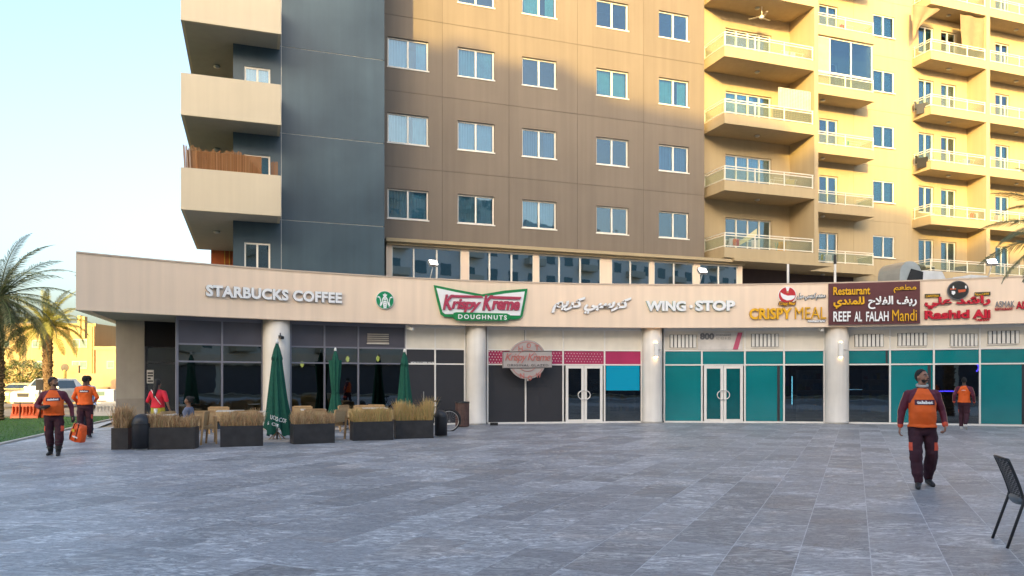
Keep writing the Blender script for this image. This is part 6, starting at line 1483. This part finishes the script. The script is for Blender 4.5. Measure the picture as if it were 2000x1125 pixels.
def palm(label, x, y, zc, Lf, m, tr_r=.2, nf=44, seed=1, lo=-70, z0=0.0, wide=.34, keep=None):
    e = thing('palm_tree', label, 'palm tree', (x, y, z0), random.Random(seed).uniform(0, 6)); rg = random.Random(seed); e.rotation_euler.z = 0
    h = zc-z0; prof = []
    for k in range(int(h*9)):
        z = h*k/int(h*9); prof += [(tr_r*(1.12 if z < .3 else 1)*(1+.06*math.sin(k*2.1)), z), (tr_r*.90, z+.05)]
    MB().lathe(prof+[(tr_r*1.25, h-.25), (tr_r*.9, h+.1)], n=18).build('trunk', M_trunk, e, smooth=False)
    bb = MB()
    for k in range(150):
        z = rg.uniform(h*.15, h-.05); a = k*2.399; sz = .05+.05*(z > h-.8); c, s_ = math.cos(a), math.sin(a); r = tr_r*.92
        bb.hexa([(r*c-s_*sz, r*s_+c*sz, z), (r*c+s_*sz, r*s_-c*sz, z), ((r-.05)*c+s_*sz, (r-.05)*s_-c*sz, z), ((r-.05)*c-s_*sz, (r-.05)*s_+c*sz, z)]+[((r+.07)*c-s_*sz*.5, (r+.07)*s_+c*sz*.5, z+.12), ((r+.07)*c+s_*sz*.5, (r+.07)*s_-c*sz*.5, z+.12), ((r+.02)*c+s_*sz*.5, (r+.02)*s_-c*sz*.5, z+.13), ((r+.02)*c-s_*sz*.5, (r+.02)*s_+c*sz*.5, z+.13)])
    bb.build('leaf_base', M_trunk, e, kind='stuff')
    ms_ = [frond_mesh(Lf*q, R(dr), seed*10+i, m, wide) for i, (q, dr) in enumerate(((1, 75), (.92, 95), (1.05, 60), (.85, 110)))]
    for k in range(nf):
        f = k/nf; el = R(82-(82-lo)*f**.9+rg.uniform(-7, 7)); az = k*2.3999+rg.uniform(-.2, .2)
        r = .10+.08*f; q = Matrix.Rotation(az, 4, 'Z') @ Matrix.Rotation(-el, 4, 'Y') @ Matrix.Rotation(rg.uniform(-.6, .6), 4, 'X')
        o = link('frond', ms_[k % 4 if f > .3 else (2 if k % 2 else 0)], e, loc=(r*math.cos(az), r*math.sin(az), h+.05+(1-f)*.15), rot=q.to_euler())
    return e
def at_px(px, D): return (px-CX)/F_PX*D
palm('nearer date palm with dark grey green fronds at the edge of the lawn', at_px(-4, 29.5), 29.5, 4.75, 3.1, M_frond, .21, 54, 3, -62)
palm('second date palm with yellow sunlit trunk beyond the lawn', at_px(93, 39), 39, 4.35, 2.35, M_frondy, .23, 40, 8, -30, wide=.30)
palm('date palm standing on the plaza beside the maroon restaurant front', at_px(2122, 19.0), 19.0, 5.15, 2.3, M_frond, .22, 38, 5, -35)
# round shrub tree with pale flowers
M_leaf = blades('leaf', [(.05, .09, .02), (.09, .13, .03), (.13, .17, .04), (.35, .33, .22), (.16, .20, .07)])
def bush(label, px, D, w_, h, zc, n=5200, trunk=True, m=None, seed=4, name='shrub_tree'):
    e = thing(name, label, 'shrub', (at_px(px, D), D, 0)); rg = random.Random(seed); mb = MB()
    for _ in range(n):
        u = V(rg.gauss(0, 1), rg.gauss(0, 1), rg.gauss(0, 1)).normalized(); r = rg.uniform(.45, 1)**.5*(1+.28*noise.noise(u*2.3+V(seed, 0, 0)))
        if noise.noise(u*4.5*r+V(0, seed, 0)) < -.28: continue
        c = V(u.x*w_*r, u.y*w_*.8*r, zc+u.z*h*r); a, b = rg.uniform(0, 6.28), rg.uniform(-1, 1); s = rg.uniform(.045, .085)
        d1 = V(math.cos(a), math.sin(a), b*.6).normalized()*s; d2 = d1.cross(V(rg.uniform(-1, 1), rg.uniform(-1, 1), 1)).normalized()*s*.5
        mb.quad(c-d1, c+d2, c+d1, c-d2)
    mb.build('foliage', m or M_leaf, e, kind='stuff')
    if trunk:
        MB().tube([(0, 0, 0), (.05, 0, zc*.5), (0, 0, zc)], [.09, .07, .04], 8).build('trunk', M_trunk, e, smooth=True)
        for k in range(6): a = k*1.05; MB().tube([(0, 0, zc*.55), (w_*.45*math.cos(a), w_*.4*math.sin(a), zc+.2)], [.04, .012], 6).build('branch', M_trunk, e, smooth=True)
bush('broad leafy shrub tree with pale blossom in front of the boundary wall', 44, 47, 1.45, .85, 2.05)
bush('bushy clump at the far edge behind the nearer palm', -20, 46, 1.0, .8, 1.9, 2500, seed=9)

# ================================================================ STREET BEHIND THE LAWN
# yellow villas
M_vil = mat('villa render', (.42, .30, .13), .9, noise_amt=.05, scale=.3, stain=.08); M_vil2 = mat('villa render pink', (.42, .28, .16), .9, noise_amt=.05, scale=.3, stain=.06); M_vwin = mat('villa window', (.10, .17, .17), .15)
def villa(label, px0, px1, pyt, D, wins, m, deep=10, cat='house', para=True):
    x0, x1 = at_px(px0, D), at_px(px1, D); zt = EYE+(HY-pyt)/F_PX*D
    e = thing('villa', label, cat, (x0, D, 0)); Lx = x1-x0
    MB().box(0, Lx, 0, deep, -.06, zt).build('wall', m, e); 
    if para: MB().box(-.08, Lx+.08, -.08, .2, zt-.25, zt+.02).build('parapet', m, e)
    for a, b, c, d in wins:
        p, q = at_px(a, D)-x0, at_px(b, D)-x0; z0, z1 = EYE+(HY-d)/F_PX*D, EYE+(HY-c)/F_PX*D
        w_ = MB().box(p, q, -.06, -.002, z0, z1).build('window', mat('villa trim', (.62, .52, .34), .7), e)
        k = 2 if q-p > .9 else 1
        for i in range(k): MB().box(p+.08+(q-p-.08)*i/k, p+(q-p)*(i+1)/k-.06, -.075, -.061, z0+.08, z1-.08).build('pane', M_vwin, w_)
    return e
v1 = villa('two storey yellow villa behind the palms', -60, 186, 632, 64, [(63, 88, 664, 679), (141, 171, 662, 679), (64, 87, 705, 720), (141, 171, 705, 720), (8, 20, 664, 679), (-30, -8, 664, 679), (-28, -6, 705, 720)], M_vil)
D = 64
for px in (38, 180, 184): MB().box(at_px(px, D)-at_px(-60, D)-.06, at_px(px, D)-at_px(-60, D)+.06, -.12, -.002, 0, 6.2).build('downpipe', M_vil, v1)
v2 = villa('lower yellow villa wing with a shaded terrace wall beside the building corner', 187, 300, 677, 60, [(209, 224, 705, 720)], M_vil2)
MB().box(at_px(200, 60)-at_px(187, 60), 6, 2.5, 8, 2, EYE+(HY-634)/F_PX*60).build('upper_storey', mat('villa ochre', (.42, .24, .09), .9), v2)
for k, (px, py) in enumerate(((186, 622), (178, 620))): MB().box(at_px(px, 63)-at_px(187, 60), at_px(px, 63)-at_px(187, 60)+.25, 1, 1.4, 5, EYE+(HY-py)/F_PX*63).build('roof_post', M_vil, v2)
villa('distant beige house low behind the villas', -200, -62, 650, 80, [(-150, -120, 690, 705)], M_vil2)
for k, (a_, b_, t_, d_) in enumerate(((-900, -420, 668, 95), (-415, -210, 660, 100), (188, 420, 668, 100), (-60, 186, 650, 98))):
    villa(('row of low beige houses far off beyond the street', 'flat roofed beige house in the far distance', 'beige houses in the distance behind the building corner', 'pale block standing behind the yellow villas')[k], a_, b_, t_, d_, [], M_vil2)
# boundary wall
bw_ = thing('boundary_wall', 'low yellow boundary wall along the street', 'wall', (at_px(-120, 54), 54, 0)); Lx = at_px(330, 54)-at_px(-120, 54)
MB().box(0, Lx, 0, .2, -.06, EYE-(762-HY)/F_PX*54+1.45*0).build('wall', M_vil, bw_); 
for k in range(12): MB().box(k*Lx/11-.15, k*Lx/11+.15, -.05, .25, -.06, 1.1).build('pier', M_vil, bw_)
MB().box(at_px(150, 54)-at_px(-120, 54), Lx, .3, .5, -.06, 2.1).build('upper_wall', M_vil2, bw_)
# street lamp / post and signs
e = thing('street_post', 'yellow post with a round dish in front of the villa', 'post', (at_px(127, 50), 50, 0)); MB().tube([(0, 0, 0), (0, 0, 2.3)], .10, 10).build('pole', mat('post yellow', (.55, .42, .12), .6), e); MB().lathe([(.26, 0), (.26, .05), (.02, .10)], n=18).build('dish', M_joint, e, loc=(0, 0, 2.45), rot=(R(90), 0, 0)); MB().box(.35, .95, -.1, .1, 2.1, 2.6).build('box', M_vil2, e)
for px, D_, y0, lb in ((39, 31, 795, 'thin black bollard in front of the orange barrier'), (78, 31, 742, 'dark sign post between the white car and the man with the bag')):
    g = gnd(px, 819 if px == 39 else 818); e = thing('thin_post', lb, 'post', (g.x, g.y, 0)); h = EYE+(HY-(787 if px == 39 else 741))/F_PX*g.y; MB().tube([(0, 0, 0), (0, 0, h)], .025, 8).build('pole', M_blackmet, e)
    MB().lathe([(.045, 0), (.045, .03)], n=10).build('foot', M_blackmet, e)
    if px == 78: MB().box(-.16, .16, -.03, -.01, h-.45, h).build('sign_plate', M_joint, e)
# plastic barriers
def barrier(label, px, py, L_, m, rz=0, grp='plastic road barriers', h=.62):
    g = gnd(px, py); e = thing('road_barrier', label, 'barrier', (g.x, g.y, 0), rz, grp)
    b = MB(); pr = [(-.24, 0), (-.22, .12), (-.11, .30), (-.08, h), (.08, h), (.11, .30), (.22, .12), (.24, 0)]
    b.rings([[(x, y, z) for y, z in pr] for x in (0, L_)]); fix_normals(b.build('barrier_body', m, e))
    for k in range(int(L_/.14)): MB().box(.05+k*.14, .09+k*.14, -.20, -.10, .16, h-.1).build('rib', m, e, rot=(0, 0, 0))
    return e
M_bo = mat('barrier orange', (.62, .10, .02), .5, noise_amt=.1); M_bw = mat('barrier white', (.66, .64, .60), .5, noise_amt=.08)
barrier('faded orange plastic barrier in front of the white car', 26, 818, 1.1, M_bo, R(4)); barrier('second faded orange plastic barrier in front of the white car', 54, 817.5, .75, M_bo, R(4), h=.60)
barrier('white plastic barrier nearest the building corner', 181, 812, 1.0, M_bw, R(18), h=.55); barrier('white plastic barrier partly behind the man in orange', 196, 808, 1.1, M_bw, R(20), h=.58)
# cars
def car(label, px, D, m, suv=True, rz=0, L_=4.7, Wd=1.85, Hh=1.75, grp='cars parked on the street', cat='car'):
    e = thing('parked_car', label, cat, (at_px(px, D), D, -.03), rz, grp); hw_ = Wd/2
    # body profile front at y=0 going back
    sec = [(0.0, .42, .80, .86), (.12, .30, .98, .93), (.9, .28, 1.08, 1.0), (1.25, .28, 1.12, 1.0), (3.9, .28, 1.12, 1.0), (L_-.1, .32, 1.06, .97), (L_, .45, .95, .92)]
    mb = MB(); rs = []
    for y, z0, z1, wf in sec: w_ = hw_*wf; rs.append([(-w_, y, z0), (-w_*1.0, y, (z0+z1)/2), (-w_*.95, y, z1-.05), (-w_*.86, y, z1), (w_*.86, y, z1), (w_*.95, y, z1-.05), (w_, y, (z0+z1)/2), (w_, y, z0)])
    b = mb.rings(rs).build('body', m, e, smooth=False); fix_normals(b)
    cab = [(1.15, 1.10, .86), (1.75, Hh-.06, .72), (2.1, Hh, .70), (3.6 if suv else 3.0, Hh-.02, .70), (L_-.5, 1.10, .84)]
    mb = MB(); rs = []
    for y, z1, wf in cab: w_ = hw_*wf; lo = 1.08; rs.append([(-hw_*.88, y, lo), (-w_, y, z1), (w_, y, z1), (hw_*.88, y, lo)])
    fix_normals(mb.rings(rs).build('cabin', m, e)); gl = mat('car glass', (.03, .045, .06), .06)
    def gq(pts, nm): mb = MB(); mb.quad(*pts); return mb.build(nm, gl, e)
    gq([(-hw_*.74, 1.235, 1.175), (hw_*.74, 1.235, 1.175), (hw_*.66, 1.685, Hh-.10), (-hw_*.66, 1.685, Hh-.10)], 'windscreen')
    for s_ in (-1, 1):
        gq([(s_*hw_*.885, 1.6, 1.16), (s_*hw_*.885, 3.4, 1.16), (s_*hw_*.735, 3.3, Hh-.12), (s_*hw_*.735, 2.0, Hh-.12)], 'side_window')
        MB().box(s_*hw_*.62-.19, s_*hw_*.62+.19, -.025, .02, .76, .90).build('headlight', mat('headlight lens', (.7, .7, .68), .1), e)
        mi = MB().ell((s_*(hw_+.08), 1.45, 1.20), .12, .07, .09).build('mirror', m, e, smooth=True)
        for y in (.85, L_-.95):
            w_ = MB().lathe([(.20, -.11), (.36, -.11), (.37, -.05), (.37, .05), (.36, .11), (.2, .11)], n=24).build('wheel', M_rubber, e, loc=(s_*(hw_-.10), y, .37), rot=(0, R(90), 0)); MB().lathe([(.02, -.06), (.21, -.06), (.21, .06), (.02, .06)], n=16).build('rim', M_metal, w_)
    MB().box(-hw_*.38, hw_*.38, -.02, .015, .68, .90).build('grille', M_blackmet, e); MB().box(-hw_*.85, hw_*.85, -.05, .05, .40, .60).build('bumper', m, e); MB().box(-.26, .26, -.07, -.051, .45, .56).build('number_plate', M_white, e); MB().box(-hw_*.6, hw_*.6, -.04, .04, .30, .399).build('lower_grille', M_blackmet, e)
    return e
car('white four wheel drive car parked facing the plaza', 45, 43, mat('car paint white', (.72, .72, .70), .25, coat=.6), rz=R(-6)); car('beige saloon parked at the edge beside the white car', -6, 43.5, mat('car paint beige', (.55, .42, .22), .25, coat=.6), False, R(-6), Hh=1.5)
car('dark car half hidden by the corner wall', 232, 47, mat('car paint dark', (.03, .03, .035), .3, coat=.5), True, R(-10))
g = gnd(201, 800); e = thing('white_kiosk', 'white cabinet with a dark window behind the white barriers', 'kiosk', (at_px(204, 45), 45, -.03)); h = .55
MB().box(-.55, .55, 0, 1, 0, 1.05).build('cabinet', mat('cabinet white', (.60, .58, .56), .5), e); MB().box(-.42, -.0, -.02, -.002, .72, .96).build('cabinet_window', M_vwin, e); MB().box(-.42, .1, -.02, -.002, .35, .42).build('vent_slot', M_joint, e); MB().box(-.6, .6, -.05, 1.05, 1.051, 1.10).build('lid', M_white, e)

# ================================================================ BUILDINGS BEHIND THE CAMERA (they shade the plaza)
def opposite(label, x0, x1, y0, y1, h, m, seed):
    e = thing('opposite_block', label, 'apartment building', ((x0+x1)/2, y0, 0)); X0 = x0-(x0+x1)/2; X1 = -X0
    MB().box(X0, X1, y1-y0, 0, 0, h).build('wall', m, e)
    n = int((x1-x0)/3.4); wm_ = MB(); bl = MB()
    for k in range(1, int(h/3.2)):
        for i in range(n):
            x = X0+(i+.5)*(x1-x0)/n
            if i % 3 == 1: bl.box(x-1.5, x+1.5, .02, 1.2, k*3.2+1.6, k*3.2+2.5)
            wm_.box(x-.8, x+.8, .005, .05, k*3.2+2.2, k*3.2+3.7)
    wm_.build('window_band', M_vwin, e, kind='stuff'); bl.build('balcony_band', M_creamd, e, kind='stuff')
    MB().box(X0, X1, .01, .6, 3.4, 4.6).build('shop_fascia', M_fascia, e); MB().box(X0+.5, X1-.5, .005, .05, .1, 3.3).build('shop_glass', M_paneld, e)
M_opp = mat('opposite render', (.74, .68, .58), .8, noise_amt=.05)
opposite('cream apartment block behind the camera, first part', -34, -9, -22, -36, 28.9, M_opp, 1)
opposite('cream apartment block behind the camera, stepped middle part', -8.99, 0, -22, -36, 28.3, M_opp, 2)
opposite('cream apartment block behind the camera, lower part', .01, 8.5, -22, -36, 27.3, M_opp, 3)
opposite('taupe apartment block behind the camera, lowest part', 8.51, 42, -22, -36, 26.0, M_opp, 4)
opposite('cream apartment block behind the camera beyond the lowest part', 42.01, 100, -22, -36, 24.0, M_opp, 5)
bpy.data.batch_remove(TRASH); bpy.data.scenes.remove(TMP)
